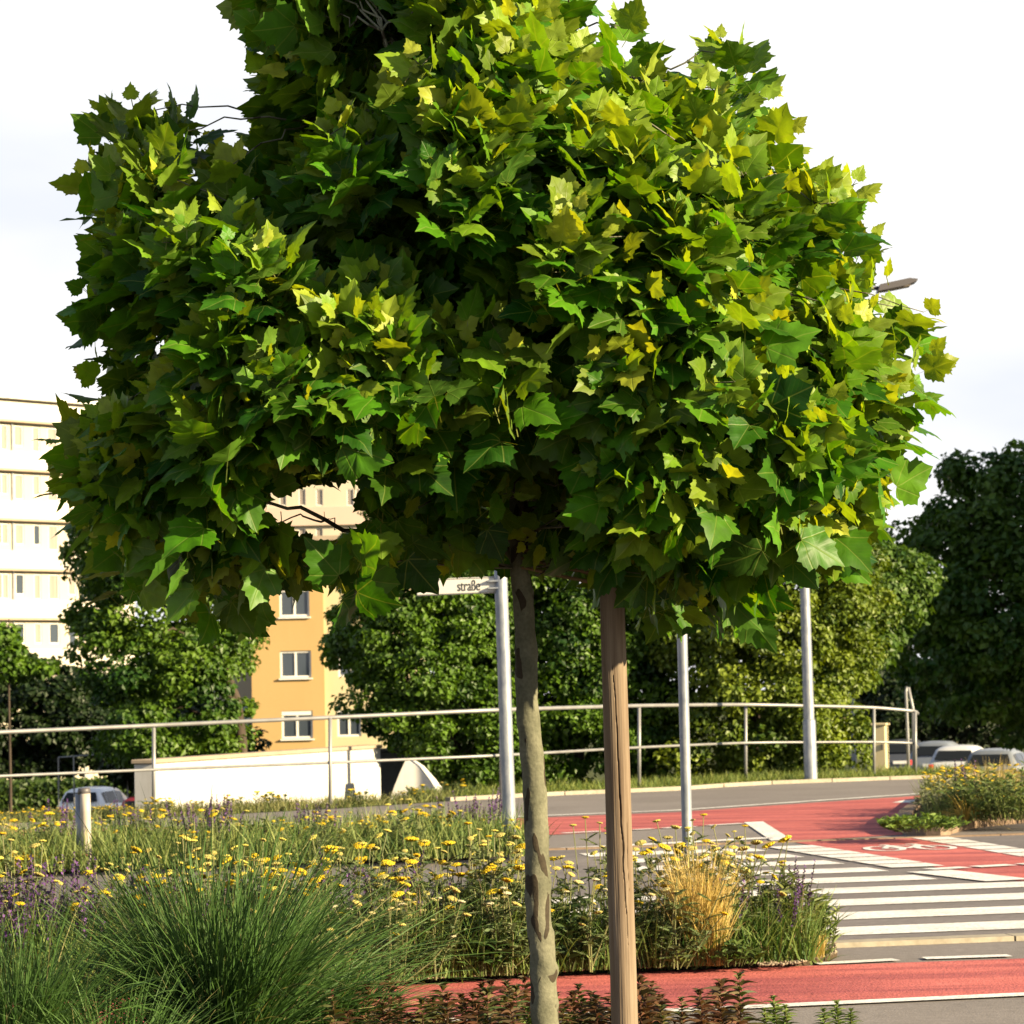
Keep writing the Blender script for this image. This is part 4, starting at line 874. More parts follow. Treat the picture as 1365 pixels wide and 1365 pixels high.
# ------------------------------------------------------------------ cars
def car(label, paint, estate=True, cat='car', group=None):
    o = empty('parked_car'); tag(o, label, cat, group)
    # stations along y (rear = 0 at -y side): y, half width, belt z, roof z, roof half width
    if estate: S = [(0, .76, .78, .80, .70), (.06, .82, .93, .96, .72), (.14, .84, .97, 1.02, .70), (.42, .87, .97, 1.43, .60), (.7, .88, .96, 1.475, .60), (1.6, .89, .94, 1.50, .61), (2.3, .89, .92, 1.45, .60), (3.05, .88, .93, .98, .66), (3.7, .86, .86, .88, .66), (4.15, .80, .74, .76, .62), (4.28, .70, .60, .62, .55)]
    else: S = [(0, .74, .74, .76, .68), (.06, .80, .90, .93, .70), (.12, .82, .98, 1.04, .68), (.36, .85, .98, 1.46, .58), (.6, .86, .97, 1.50, .59), (1.4, .87, .95, 1.53, .60), (2.0, .87, .94, 1.47, .59), (2.7, .86, .95, 1.0, .64), (3.2, .84, .88, .90, .64), (3.6, .78, .76, .78, .60), (3.72, .68, .60, .62, .54)]
    def ring(s):
        y, w_, zb, zr, wr = s; cab = zr - zb > .15
        return [(w_ * .90, .22), (w_ * .98, .34), (w_, .55), (w_ * .985, zb - .10), (w_ * .95, zb), (wr + (w_ * .95 - wr) * .12 if cab else (w_ * .95 + wr) / 2, zb + (zr - zb) * .86), (wr * .86, zr - .01), (wr * .45, zr + .015), (0, zr + .02)]
    rings = []
    for s in S:
        h = ring(s); full = [(x, s[0], z) for x, z in h] + [(-x, s[0], z) for x, z in h[-2::-1]]; rings.append(full)
    n = len(rings[0]); V = np.array(rings).reshape(-1, 3); F = []
    for k in range(len(S) - 1):
        for i in range(n - 1): F.append((k * n + i, k * n + i + 1, (k + 1) * n + i + 1, (k + 1) * n + i))
        F.append((k * n + n - 1, k * n, (k + 1) * n, (k + 1) * n + n - 1))
    F.append(tuple(range(n))[::-1]); F.append(tuple(range((len(S) - 1) * n, len(S) * n)))
    b_ = MB(); b_.add(V, F); bo_ = b_.build('body', paint, o, smooth=True)
    rg = np.array(rings)
    def glass(k0, k1, i0, i1, name, inset=(.08, .08), push=.012):
        a, b, c, d = rg[k0][i0], rg[k0][i1], rg[k1][i1], rg[k1][i0]
        nr = np.cross(b - a, d - a); nr /= np.linalg.norm(nr); cen_ = (a + b + c + d) / 4
        if nr @ (cen_ - np.array([0, 2.0, .9])) < 0: nr = -nr
        Q = []
        for (u, v) in ((inset[0], inset[1]), (1 - inset[0], inset[1]), (1 - inset[0], 1 - inset[1]), (inset[0], 1 - inset[1])):
            Q.append((a * (1 - u) + b * u) * (1 - v) + (d * (1 - u) + c * u) * v + nr * push)
        m_ = MB(); m_.add(Q, [(0, 1, 2, 3)]); m_.build(name, M['car_glass'], o)
    # rear window across the width
    k0, k1 = 2, 3
    a, b, c, d = rg[k0][5], rg[k0][n - 6], rg[k1][n - 6], rg[k1][5]
    Q = [a * .93 + b * .07, a * .07 + b * .93, c * .90 + d * .10, c * .10 + d * .90]; Q = [q + np.array([0, -.07, .04]) for q in Q]
    bot_, top_ = [Q[0], Q[1]], [Q[2], Q[3]]
    m_ = MB(); m_.add([Q[0] * .93 + Q[3] * .07, Q[1] * .93 + Q[2] * .07, Q[2] * .88 + Q[1] * .12, Q[3] * .88 + Q[0] * .12], [(0, 1, 2, 3)]); m_.build('rear_window', M['car_glass'], o)
    a, b, c, d = rg[7][5], rg[7][n - 6], rg[6][n - 6], rg[6][5]
    m_ = MB(); m_.add([q + np.array([0, .03, .02]) for q in (a * .95 + b * .05, a * .05 + b * .95, c * .92 + d * .08, c * .08 + d * .92)], [(0, 1, 2, 3)]); m_.build('windscreen', M['car_glass'], o)
    for sgn in (0, 1):
        i0, i1 = (4, 5) if sgn == 0 else (n - 5, n - 6)
        for k0, k1 in ((3, 4), (4, 5), (5, 6)): glass(k0, k1, i0, i1, 'side_window', (.10, .05))
    for sx_ in (-1, 1):
        l_ = MB(); box(l_, (sx_ * .72, .045, .84), (.17, .12, .20), ch=.03); l_.build('tail_light', M['lamp_red'], o)
        l_ = MB(); box(l_, (sx_ * .62, S[-2][0] + .02, .66), (.26, .16, .12), ch=.03); l_.build('headlight', M['car_glass'], o)
        l_ = MB(); box(l_, (sx_ * .98, S[6][0] + .25, 1.0), (.18, .10, .13), ch=.03); l_.build('mirror', paint, o)
        for y in (.75, S[-1][0] - .85):
            wv = MB(); tube(wv, [(sx_ * .70, y, .31), (sx_ * .74, y, .31), (sx_ * .89, y, .31), (sx_ * .91, y, .31)], [.28, .31, .31, .28], 24); we = wv.build('wheel', M['tyre'], o, smooth=False)
            rm = MB(); tube(rm, [(sx_ * .90, y, .31), (sx_ * .922, y, .31)], [.21, .17], 20); rm.build('rim', M['galv'], we)
    bp = MB(); box(bp, (0, -.03, .48), (1.5, .16, .22), ch=.05); bp.build('bumper', paint, o)
    pl = MB(); box(pl, (0, -.035, .74), (.5, .03, .11), ch=.005); pl.build('licence_plate', M['plate'], o)
    return o
def put_car(o, px, d, rz):
    x = at(px, 1020, d)[0]; o.location = (x, d, float(terr(x, d))); o.rotation_euler = (0, 0, rz)
put_car(car('white hatchback seen from behind past the hedge at left', M['carpaint_lit'], False), 104, 88, R(-14))
put_car(car('silver estate car parked nearest the right edge', M['carpaint_silver'], True, group='cars parked at right'), 1318, 80, R(-20))
put_car(car('white car with a bright red tail light, left of the silver estate', M['carpaint_white'], True, group='cars parked at right'), 1271, 86, R(-18))
put_car(car('pale silver hatchback parked second from the left of the row', M['carpaint_silver'], False, group='cars parked at right'), 1240, 92, R(-20))
put_car(car('dark car furthest left in the parked row, behind the cabinet', M['carpaint_dark'], False, group='cars parked at right'), 1200, 97, R(-14))
put_car(car('red car mostly hidden by the white parapet end', M['carpaint_red'], False), 184, 76, R(-15))
cp = MB(); xs = np.linspace(8, 24, 9); ys = np.linspace(60, 110, 26); X_, Y_ = np.meshgrid(xs, ys); i = np.arange(25)[:, None] * 9; j = np.arange(8)[None]
cp.add(np.stack([X_, Y_, terr(X_, Y_) - .006], -1).reshape(-1, 3), np.stack([i + j, i + j + 1, i + 10 + j, i + 9 + j], -1).reshape(-1, 4)); struct(cp.build('car_park', M['asphalt']))

# ------------------------------------------------------------------ plants
def blades(mb, base, dirs, length, width, droop, col, r, seg=5, tipcol=None):
    """curved ribbons: base (n,3), initial direction (n,3)"""
    n = len(base); dirs = unit(dirs); side = unit(np.cross(dirs, r.normal(0, 1, (n, 3)))); V = []
    t = np.linspace(0, 1, seg + 1)
    hor = dirs.copy(); hor[:, 2] = 0; hor = unit(hor + r.normal(0, .05, (n, 3)) * [1, 1, 0])
    for tt in t:
        c = base + dirs * (length * tt)[:, None] + (hor * .55 - np.array([0, 0, .85])) * (droop * length * tt ** 2.2)[:, None]
        w_ = (width * (1 - tt ** 2.2) * .5 + width * .04)[:, None]
        V += [c - side * w_, c + side * w_]
    V = np.stack(V, 1); k = 2 * (seg + 1); off = (np.arange(n) * k)[:, None, None]
    q = np.array([(2 * a, 2 * a + 1, 2 * a + 3, 2 * a + 2) for a in range(seg)])[None]
    C = np.repeat(np.broadcast_to(np.asarray(col, float), (n, 3))[:, None], k, 1)
    if tipcol is not None:
        tt = np.repeat(t, 2)[None, :, None] ** 1.5; C = C * (1 - tt) + np.asarray(tipcol) * tt
    mb.add(V.reshape(-1, 3), (q + off).reshape(-1, 4), C.reshape(-1, 3))
def lerp_col(r, n, a, b, sd=.3): t = np.clip(r.normal(.5, sd, n), 0, 1)[:, None]; return np.array(a) * (1 - t) + np.array(b) * t
def tuft(r, n, rad, spread, lmin, lmax, wd, droop, a, b, tip=None, seg=5, mb=None):
    mb = mb or MB(); ph = r.uniform(0, 6.28, n); rr = rad * np.sqrt(r.random(n)); base = np.c_[rr * np.cos(ph), rr * np.sin(ph), np.zeros(n)]
    ph2 = ph + r.normal(0, .5, n); lean = np.abs(r.normal(0, spread, n)); D = np.c_[np.sin(lean) * np.cos(ph2), np.sin(lean) * np.sin(ph2), np.cos(lean)]
    blades(mb, base, D, r.uniform(lmin, lmax, n), wd * r.uniform(.6, 1.2, n), droop * r.uniform(.3, 1.5, n), lerp_col(r, n, a, b), r, seg, tip); return mb
def umbel(r, rad, col):
    """flat flower head: a domed plate of small florets"""
    mb = MB(); n = 46; ph = np.arange(n) * 2.39996; rr = rad * np.sqrt((np.arange(n) + .5) / n); z = .22 * rad * (1 - (rr / rad) ** 2) + r.normal(0, .03 * rad, n)
    fr = rad * .19
    for k in range(n):
        a = np.linspace(0, 2 * np.pi, 6, endpoint=False) + r.uniform(0, 1); c = np.array([rr[k] * np.cos(ph[k]), rr[k] * np.sin(ph[k]), z[k]])
        ring = c + np.c_[fr * np.cos(a), fr * np.sin(a), -fr * .35 + r.normal(0, fr * .1, 6)]
        V = np.concatenate([[c + [0, 0, fr * .45]], ring, [[c[0] * .35, c[1] * .35, -rad * .42]]]); F = [(0, 1 + i, 1 + (i + 1) % 6) for i in range(6)] + [(7, 1 + (i + 1) % 6, 1 + i) for i in range(6)]
        mb.add(V, F, np.array(col) * r.uniform(.75, 1.15))
    return mb.mesh('flower_head', True)
ur = np.random.default_rng(31)
GOLD = [umbel(ur, q, c) for q, c in ((.030, (.46, .33, .012)), (.036, (.50, .38, .02)), (.026, (.48, .42, .09)), (.033, (.46, .31, .012)), (.028, (.38, .33, .10)))]
PALE = [umbel(ur, q, c) for q, c in ((.024, (.46, .40, .18)), (.028, (.44, .37, .11)), (.020, (.46, .43, .28)))]
def yarrow_proto(seed, h, nst, heads, spread=.26, pale=.0):
    r = np.random.default_rng(seed); o = empty('yarrow_plant'); mb = MB(); hl = []
    for k in range(nst):
        ph = r.uniform(0, 6.28); rr = .10 * math.sqrt(r.random()); b = np.array([rr * math.cos(ph), rr * math.sin(ph), 0]); le = abs(r.normal(0, spread)); hh = h * r.uniform(.72, 1.08)
        tip = b + hh * np.array([math.sin(le) * math.cos(ph), math.sin(le) * math.sin(ph), math.cos(le)])
        tube(mb, [b, b * .5 + tip * .5 + r.normal(0, .012, 3), tip], [.0032, .0026, .0022], 5, lerp_col(r, 1, (.13, .15, .06), (.20, .20, .09))[0], cap=False)
        hl.append(tip)
        m = 7; tt = r.uniform(.1, .85, m); p = b + (tip - b) * tt[:, None]; an = r.uniform(0, 6.28, m); D = np.c_[np.cos(an), np.sin(an), r.uniform(.3, 1.2, m)]
        for q, dd in zip(p, unit(D)):      # feathery leaf: a midrib with short side leaflets
            L = r.uniform(.06, .13); nq = 9; tq = np.linspace(.15, 1, nq); mp_ = q + dd * (L * tq)[:, None] - np.array([0, 0, .25]) * (L * tq ** 2)[:, None]; sd_ = unit(np.cross(dd, [0, 0, 1.]))
            c = lerp_col(r, 1, (.045, .075, .022), (.10, .125, .05))[0]
            for sg in (-1, 1): blades(mb, mp_, np.tile(sd_ * sg + dd * .7, (nq, 1)), np.full(nq, .022), np.full(nq, .006), np.full(nq, .2), c, r, 2)
            blades(mb, q[None], dd[None], np.array([L]), np.array([.004]), np.array([.2]), c, r, 3)
    mb.build('foliage', M['plant'], o)
    for k, tip in enumerate(hl[:heads]):
        me = (PALE[r.integers(0, len(PALE))] if r.random() < pale else GOLD[r.integers(0, len(GOLD))])
        f = link('flower_head', me, M['petal'], o); f.location = tip; f.rotation_euler = (r.normal(0, .24), r.normal(0, .24), r.uniform(0, 6)); f.scale = [r.uniform(.45, .9)] * 3
    return o
class Spread:
    """place copies of prototypes; the first placement uses the prototype itself"""
    def __init__(s, protos): s.p = protos; s.used = [False] * len(protos)
    def put(s, k, x, y, z, label, cat, group, sc=1.0, rz=0.0):
        k = k % len(s.p)
        if s.used[k]: o = copy_tree(s.p[k])
        else: o = s.p[k]; s.used[k] = True
        o.location = (x, y, z); o.scale = (sc, sc, sc); o.rotation_euler = (0, 0, rz); tag(o, label, cat, group); return o
def bed_pt(px, py, z=0.03): g = G(px, py, z); return g[0], g[1]
yr = random.Random(9)
def interp_px(tab, x): return float(np.interp(x, [a for a, _ in tab], [b for _, b in tab]))
b1n = [(-80, 1336), (100, 1329), (516, 1311), (754, 1297), (950, 1289), (1100, 1282)]; b1f = [(-80, 1315), (100, 1308), (500, 1292), (900, 1276), (1100, 1267)]
YB1 = Spread([yarrow_proto(100 + k, .58, 9, 9) for k in range(5)] + [yarrow_proto(120 + k, .40, 8, 7, .4, .8) for k in range(3)])
# tall golden yarrow of the near bed
for k in range(54):
    px = yr.uniform(-30, 690) if k < 40 else yr.uniform(690, 1080)
    f = yr.uniform(.35, 1.0); py = interp_px(b1n, px) * (1 - f) + interp_px(b1f, px) * f; x, y = bed_pt(px, py)
    YB1.put(yr.randrange(5), x, y, .035, 'tall golden yarrow in the near flower bed beyond the red path', 'flower', 'golden yarrow in the near bed', yr.uniform(.88, 1.2), yr.uniform(0, 6.3))
for k in range(20):
    px = yr.choice([yr.uniform(430, 690), yr.uniform(470, 700), yr.uniform(740, 900)]); f = yr.uniform(.0, .35); py = interp_px(b1n, px) * (1 - f) + interp_px(b1f, px) * f; x, y = bed_pt(px, py)
    YB1.put(5 + yr.randrange(3), x, y, .035, 'low pale yarrow with cream heads at the front of the near bed', 'flower', 'pale yarrow at the front of the near bed', yr.uniform(.8, 1.25), yr.uniform(0, 6.3))
YB2 = Spread([yarrow_proto(140 + k, .34, 8, 8) for k in range(4)])
for k in range(26):
    px = yr.uniform(-20, 660); x, y = along((G(px, 1140) - kerb_n0) @ kd, t_far - yr.uniform(.1, 1.6))[:2]
    YB2.put(yr.randrange(4), x, y, .05, 'short golden yarrow in the middle bed across the road', 'flower', 'golden yarrow in the middle bed', yr.uniform(.8, 1.3), yr.uniform(0, 6.3))
YB3 = Spread([yarrow_proto(150 + k, .22, 9, 9) for k in range(3)])
for k in range(34):
    px = yr.choice([yr.uniform(-10, 180), yr.uniform(60, 260), yr.uniform(200, 560), yr.uniform(470, 600)]); x = at(px, 1090, 34)[0]; y = float(np.interp(x, [p[0] for p in pf], [p[1] for p in pf])) + yr.uniform(.3, 1.1)
    YB3.put(yr.randrange(3), x, y, -.03, 'small golden yarrow along the foot of the railing', 'flower', 'golden yarrow along the railing', yr.uniform(.75, 1.25) * (.72 if px < 200 else 1), yr.uniform(0, 6.3))
YB4 = Spread([yarrow_proto(160 + k, .38, 10, 10) for k in range(3)])
for k in range(20):
    px = 1228 + 150 * yr.random() ** .8; py = yr.uniform(1066, 1092); x, y = bed_pt(px, py, .1)
    YB4.put(yr.randrange(3), x, y, .10, 'golden yarrow in the kerbed island bed at right', 'flower', 'golden yarrow in the island bed', yr.uniform(.75, 1.15), yr.uniform(0, 6.3))

def salvia_proto(seed, h, n, col=((.04, .016, .085), (.12, .05, .19))):
    r = np.random.default_rng(seed); o = empty('salvia_plant'); mb = MB(); sp = []
    for k in range(n):
        ph = r.uniform(0, 6.28); le = abs(r.normal(0, .22)); b = np.array([.08 * math.cos(ph), .08 * math.sin(ph), 0]); tip = b + h * r.uniform(.75, 1.1) * np.array([math.sin(le) * math.cos(ph), math.sin(le) * math.sin(ph), math.cos(le)])
        tube(mb, [b, (b + tip) / 2, tip], [.003, .0025, .002], 5, (.08, .08, .05), cap=False); sp.append((b, tip))
        m = 8; p = b + (tip - b) * r.uniform(.02, .55, m)[:, None]; an = r.uniform(0, 6.28, m); blades(mb, p, np.c_[np.cos(an), np.sin(an), r.uniform(.1, .9, m)], r.uniform(.05, .10, m), np.full(m, .022), np.full(m, .4), lerp_col(r, m, (.03, .06, .018), (.075, .11, .03)), r, 3)
    mb.build('foliage', M['plant'], o)
    for b, tip in sp:
        f = MB(); m = 30; tt = np.linspace(.52, 1.03, m); p = b + (tip - b) * tt[:, None]; an = np.arange(m) * 2.4; D = np.c_[np.cos(an), np.sin(an), np.full(m, .7)]
        blades(f, p, D, .036 * (1.25 - tt), np.full(m, .015), np.full(m, .2), lerp_col(r, m, *col), r, 2); f.build('flower_spike', M['petal'], o)
    return o
SA = Spread([salvia_proto(200 + k, .52, 9) for k in range(3)]); SB = Spread([salvia_proto(210 + k, .40, 10) for k in range(3)])
for px in (-10, 2, 10, 20, 30, 38, 48, 75, 88, 100, 112, 130, 230, 260, 480, 500, 520, 700, 965, 1035, 1050): 
    f = yr.uniform(.3, .9); py = interp_px(b1n, px) * (1 - f) + interp_px(b1f, px) * f; x, y = bed_pt(px, py); SA.put(yr.randrange(3), x, y, .035, 'dark purple salvia among the yarrow of the near bed', 'flower', 'purple salvia in the near bed', yr.uniform(.85, 1.15) * (.8 if px > 690 else 1), yr.uniform(0, 6))
for px in (80, 105, 160, 190, 245, 262, 280, 380, 400, 415, 615, 630, 645, 660): 
    x, y = along((G(px, 1140) - kerb_n0) @ kd, t_far - yr.uniform(-.1, .7))[:2]; SB.put(yr.randrange(3), x, y, .05, 'dark purple salvia spikes in the middle bed across the road', 'flower', 'purple salvia in the middle bed', yr.uniform(.85, 1.25), yr.uniform(0, 6))
x, y = bed_pt(1285, 1075, .1); SB.put(0, x, y, .10, 'purple tinted salvia in the kerbed island bed', 'flower', None, 1.2, 0)

# tan feather grasses
def place_one(me_mb, name, label, cat, x, y, z, mt='plant', part='foliage', sc=1.0):
    o = empty(name, (x, y, z)); tag(o, label, cat); me_mb.build(part, M[mt], o); o.scale = (sc,) * 3; return o
TAN = ((.20, .16, .055), (.42, .32, .13))
for k, (px, py, h, rad, n, lab) in enumerate([(930, 1287, .68, .075, 1100, 'tall tan feather grass at the foot of the slim post'), (952, 1288, .46, .05, 320, 'shorter tan feather grass right of the slim post, leaning to the bed tip'), (1082, 1277, .16, .07, 140, 'small dry tan tuft on the gravel tip of the near bed')]):
    r = np.random.default_rng(300 + k); x, y = bed_pt(px, py); mb = tuft(r, n, rad, .13, h * .55, h, .0046, .25, (.16, .14, .04), (.46, .33, .11), (.62, .47, .18)); place_one(mb, 'feather_grass', lab, 'grass', x, y, .035)
for k, (px, td, h, n, lab) in enumerate([(484, .2, .46, 420, 'round tan grass tussock in front of the white parapet end'), (-4, .3, .50, 420, 'tan grass tussock cut by the left edge in the middle bed')]):
    r = np.random.default_rng(310 + k); x, y = along((G(px, 1140) - kerb_n0) @ kd, t_far - td)[:2]; mb = tuft(r, n, .09, .36, h * .5, h, .006, .35, *TAN, (.46, .36, .15)); place_one(mb, 'feather_grass', lab, 'grass', x, y, .05)
r = np.random.default_rng(320); x, y = bed_pt(1288, 1093, .1); place_one(tuft(r, 90, .05, .5, .25, .42, .012, .6, (.34, .24, .05), (.52, .38, .10)), 'dry_grass', 'yellowed arching grass at the kerb of the island bed', 'grass', x, y, .10)
r = np.random.default_rng(321); x, y = bed_pt(1330, 1082, .1); place_one(tuft(r, 420, .14, .22, .4, .66, .006, .25, *TAN), 'feather_grass', 'tan feather grass standing in the island bed at the right edge', 'grass', x, y, .10)
# leafy green clumps in the near bed
def leafy(seed, n, h, w_, a, b, leaf=.06, wd=.016):
    r = np.random.default_rng(seed); mb = MB()
    for k in range(n):
        ph = r.uniform(0, 6.28); rr = w_ * math.sqrt(r.random()); bs = np.array([rr * math.cos(ph), rr * math.sin(ph), 0]) * .6; tip = np.array([rr * math.cos(ph), rr * math.sin(ph), h * r.uniform(.55, 1) * (1 - .35 * (rr / w_) ** 2)])
        tube(mb, [bs, (bs + tip) / 2, tip], [.003, .0025, .0015], 4, (.07, .08, .03), cap=False); m = 12; p = bs + (tip - bs) * r.uniform(.25, 1.02, m)[:, None]; an = r.uniform(0, 6.28, m)
        blades(mb, p, np.c_[np.cos(an), np.sin(an), r.uniform(.2, 1.3, m)], leaf * r.uniform(.6, 1.2, m), np.full(m, wd), np.full(m, .3), lerp_col(r, m, a, b), r, 3)
    return mb
for k, (px, py, n, h, w_, a, b, lf, wd, name, lab, cat) in enumerate([
    (1010, 1278, 60, .30, .20, (.03, .07, .012), (.09, .15, .025), .07, .014, 'leafy_clump', 'fresh green leafy clump right of the tan grass in the near bed', 'plant'),
    (1052, 1275, 70, .44, .17, (.07, .10, .025), (.17, .19, .05), .085, .010, 'willowy_clump', 'light green willowy clump leaning over the gravel tip of the near bed', 'plant'),
    (1090, 1272, 34, .34, .13, (.07, .11, .03), (.16, .19, .06), .08, .010, 'willowy_clump', 'thin light green stems at the very tip of the near bed', 'plant'),
    (975, 1287, 50, .15, .20, (.03, .06, .012), (.08, .12, .025), .05, .013, 'ground_cover_plant', 'low dark green mat at the front of the near bed beside the feather grass', 'plant'),
    (905, 1281, 60, .22, .11, (.22, .20, .02), (.46, .40, .03), .04, .013, 'spurge_plant', 'bright yellow green spurge left of the tan feather grass', 'plant'),
    (885, 1290, 30, .13, .12, (.10, .13, .03), (.20, .22, .05), .04, .013, 'spurge_plant', 'dull green spurge low between the stake and the feather grass', 'plant'),
    (845, 1284, 50, .34, .18, (.022, .05, .012), (.06, .10, .022), .07, .018, 'leafy_clump', 'dark green leafy clump just behind the stake in the near bed', 'plant'),
    (640, 1300, 60, .32, .22, (.025, .055, .012), (.06, .105, .022), .07, .016, 'leafy_clump', 'dark green leafy clump left of the tree trunk in the near bed', 'plant'),
    (765, 1293, 50, .34, .2, (.02, .045, .012), (.05, .085, .02), .07, .02, 'leafy_clump', 'deep green leafy clump between trunk and stake in the near bed', 'plant'),
    (560, 1304, 50, .30, .2, (.035, .06, .016), (.09, .12, .035), .06, .01, 'leafy_clump', 'grey green leafy clump under pale yarrow at the front of the near bed', 'plant')]):
    x, y = bed_pt(px, py); place_one(leafy(400 + k, n, h, w_, a, b, lf, wd), name, lab, cat, x, y, .035)
for k, (px, py, n, h, w_, a, b, lf, wd, name, lab) in enumerate([
    (1230, 1108, 90, .16, .42, (.05, .10, .015), (.13, .19, .03), .06, .02, 'cushion_plant', 'low fresh green cushion at the rounded kerb of the island bed'),
    (1262, 1088, 50, .40, .35, (.10, .12, .07), (.20, .20, .13), .06, .016, 'lavender_bush', 'grey green bushy plant behind the cushion in the island bed'),
    (1350, 1092, 90, .55, .5, (.045, .08, .02), (.12, .15, .04), .09, .014, 'leafy_clump', 'tall green leafy clump by the kerb at the right edge of the island bed'),
    (1305, 1092, 70, .42, .4, (.045, .085, .02), (.13, .16, .04), .08, .014, 'leafy_clump', 'mid green leafy clump in the middle of the island bed')]):
    x, y = bed_pt(px, py, .1); place_one(leafy(430 + k, n, h, w_, a, b, lf, wd), name, lab, 'plant', x, y, .10)
for k, (px, td, n, h, w_, a, b, lab) in enumerate([
    (560, .5, 80, .34, .45, (.045, .085, .02), (.12, .17, .04), 'fresh green leafy clump right of the tan tussock in the middle bed'), (525, .1, 60, .26, .4, (.02, .045, .012), (.06, .09, .022), 'dark green clump beside the round tan tussock in the middle bed'),
    (640, .3, 80, .20, .5, (.025, .055, .012), (.07, .11, .022), 'dark green mat below the salvia spikes at the end of the middle bed'), (360, .4, 70, .34, .5, (.03, .055, .018), (.075, .10, .03), 'dark green clump among salvia in the middle of the middle bed'),
    (60, .2, 70, .30, .5, (.025, .05, .015), (.07, .10, .03), 'dark green clump left of the bollard in the middle bed'), (30, 1.1, 60, .18, .5, (.26, .20, .02), (.46, .34, .03), 'golden yellow spurge left of the bollard in the middle bed'), (160, .4, 70, .30, .5, (.04, .065, .02), (.09, .12, .035), 'grey green clump right of the bollard in the middle bed')]):
    x, y = along((G(px, 1140) - kerb_n0) @ kd, t_far - td)[:2]; place_one(leafy(450 + k, n, h, w_, a, b, .08, .02), 'leafy_clump' if 'spurge' not in lab else 'spurge_plant', lab, 'plant', x, y, .05)

# ground cover of the beds (uncountable stems and leaves)
def cover(name, label, pts, n, h0, h1, wd, a, b, z, seed, lean=.28):
    r = np.random.default_rng(seed); mb = MB(); P = pts(n, r); D = np.c_[r.normal(0, lean, n), r.normal(0, lean, n), np.ones(n)]
    blades(mb, np.c_[P, np.full(n, z)], D, r.uniform(h0, h1, n) * (np.where(P[:, 0] > .0, .74, 1.0) if seed in (501, 502) else 1.0), wd * r.uniform(.5, 1.3, n), r.uniform(0, .4, n), lerp_col(r, n, a, b, .35), r, 4)
    o = mb.build(name, M['plant']); tag(o, label, 'ground cover', kind='stuff')
    return o
def in_bed1(n, r):
    px = r.uniform(-60, 1085, n); f = r.uniform(.02, .98, n); py = np.interp(px, [a for a, _ in b1n], [b for _, b in b1n]) * (1 - f) + np.interp(px, [a for a, _ in b1f], [b for _, b in b1f]) * f
    return np.array([bed_pt(u, v) for u, v in zip(px, py)])
def in_bed2(n, r):
    s0, s1 = (G(-60, 1140) - kerb_n0) @ kd, (G(690, 1140) - kerb_n0) @ kd
    return np.array([along(r.uniform(s0, s1), t_far - r.uniform(-.5, 1.65))[:2] for _ in range(n)])
def in_bed4(n, r): return np.array([bed_pt(u, v, .1) for u, v in zip(r.uniform(1232, 1450, n), r.uniform(1064, 1094, n))])
def in_rail(n, r):
    px = r.uniform(-60, 600, n); px = np.where((px < 200) & (r.random(n) < .6), px + 200, px); X = np.array([at(u, 1090, 34)[0] for u in px]); return np.c_[X, np.interp(X, [p[0] for p in pf], [p[1] for p in pf]) + r.uniform(.15, 1.5, n)]
def in_verge(n, r):
    px = r.uniform(560, 1330, n); X = np.array([at(u, 1045, 41)[0] for u in px]); return np.c_[X, np.interp(X, [p[0] for p in pf], [p[1] for p in pf]) + r.uniform(.15, 3.0, n)]
cover('meadow_foliage', 'mixed grey green stems and grasses filling the near flower bed', in_bed1, 12000, .20, .56, .0065, (.032, .085, .014), (.17, .22, .06), .035, 501)
def in_front(n, r):
    px = r.uniform(-60, 1105, n); f = r.normal(-.02, .10, n); py = np.interp(px, [a for a, _ in b1n], [b for _, b in b1n]) * (1 - f) + np.interp(px, [a for a, _ in b1f], [b for _, b in b1f]) * f
    return np.array([bed_pt(u, v, 0) for u, v in zip(px, py)])
cover('creeping_foliage', 'low creeping leaves spilling over the front edge of the near bed', in_front, 3000, .04, .15, .010, (.05, .09, .02), (.20, .22, .07), .005, 509, .8)
cover('dry_stems', 'thin tan seed stems standing through the near flower bed', in_bed1, 600, .35, .58, .003, (.20, .14, .08), (.34, .25, .14), .035, 502, .15)
cover('meadow_foliage', 'mixed green and tan stems filling the middle bed across the road', in_bed2, 9000, .18, .50, .009, (.04, .09, .018), (.22, .25, .08), .05, 503)
cover('meadow_foliage', 'green stems filling the kerbed island bed at right', in_bed4, 3000, .12, .40, .009, (.06, .10, .022), (.21, .23, .07), .10, 504)
cover('meadow_foliage', 'low green and tan stems along the foot of the railing', in_rail, 6000, .05, .20, .009, (.06, .08, .025), (.19, .18, .07), .0, 505)
cover('verge_grass', 'short rough grass between pavement edge and trees', in_verge, 9000, .05, .22, .010, (.05, .09, .015), (.16, .18, .04), .0, 506, .4)
# gravel at the bed tip
r = np.random.default_rng(510); mb = MB()
ico = np.array([(1, 0, 0), (-1, 0, 0), (0, 1, 0), (0, -1, 0), (0, 0, 1), (0, 0, -1)], float); icf = [(0, 2, 4), (2, 1, 4), (1, 3, 4), (3, 0, 4), (2, 0, 5), (1, 2, 5), (3, 1, 5), (0, 3, 5)]
for k in range(700):
    if k < 420: px = r.uniform(1010, 1114); py = np.interp(px, [1010, 1060, 1114], [1289, 1287, 1272]) - abs(r.normal(0, 5))
    else: px = r.uniform(480, 1010); py = np.interp(px, [a for a, _ in b1n], [b for _, b in b1n]) - abs(r.normal(0, 3.5)) - 1
    x, y = bed_pt(px, py); s = r.uniform(.004, .014); mb.add(ico * s * r.uniform(.5, 1.3, (6, 3)) * [1, 1, .6] + [x, y, .035 + s * .2], icf, np.array([.24, .19, .14]) * r.uniform(.4, 1.2))
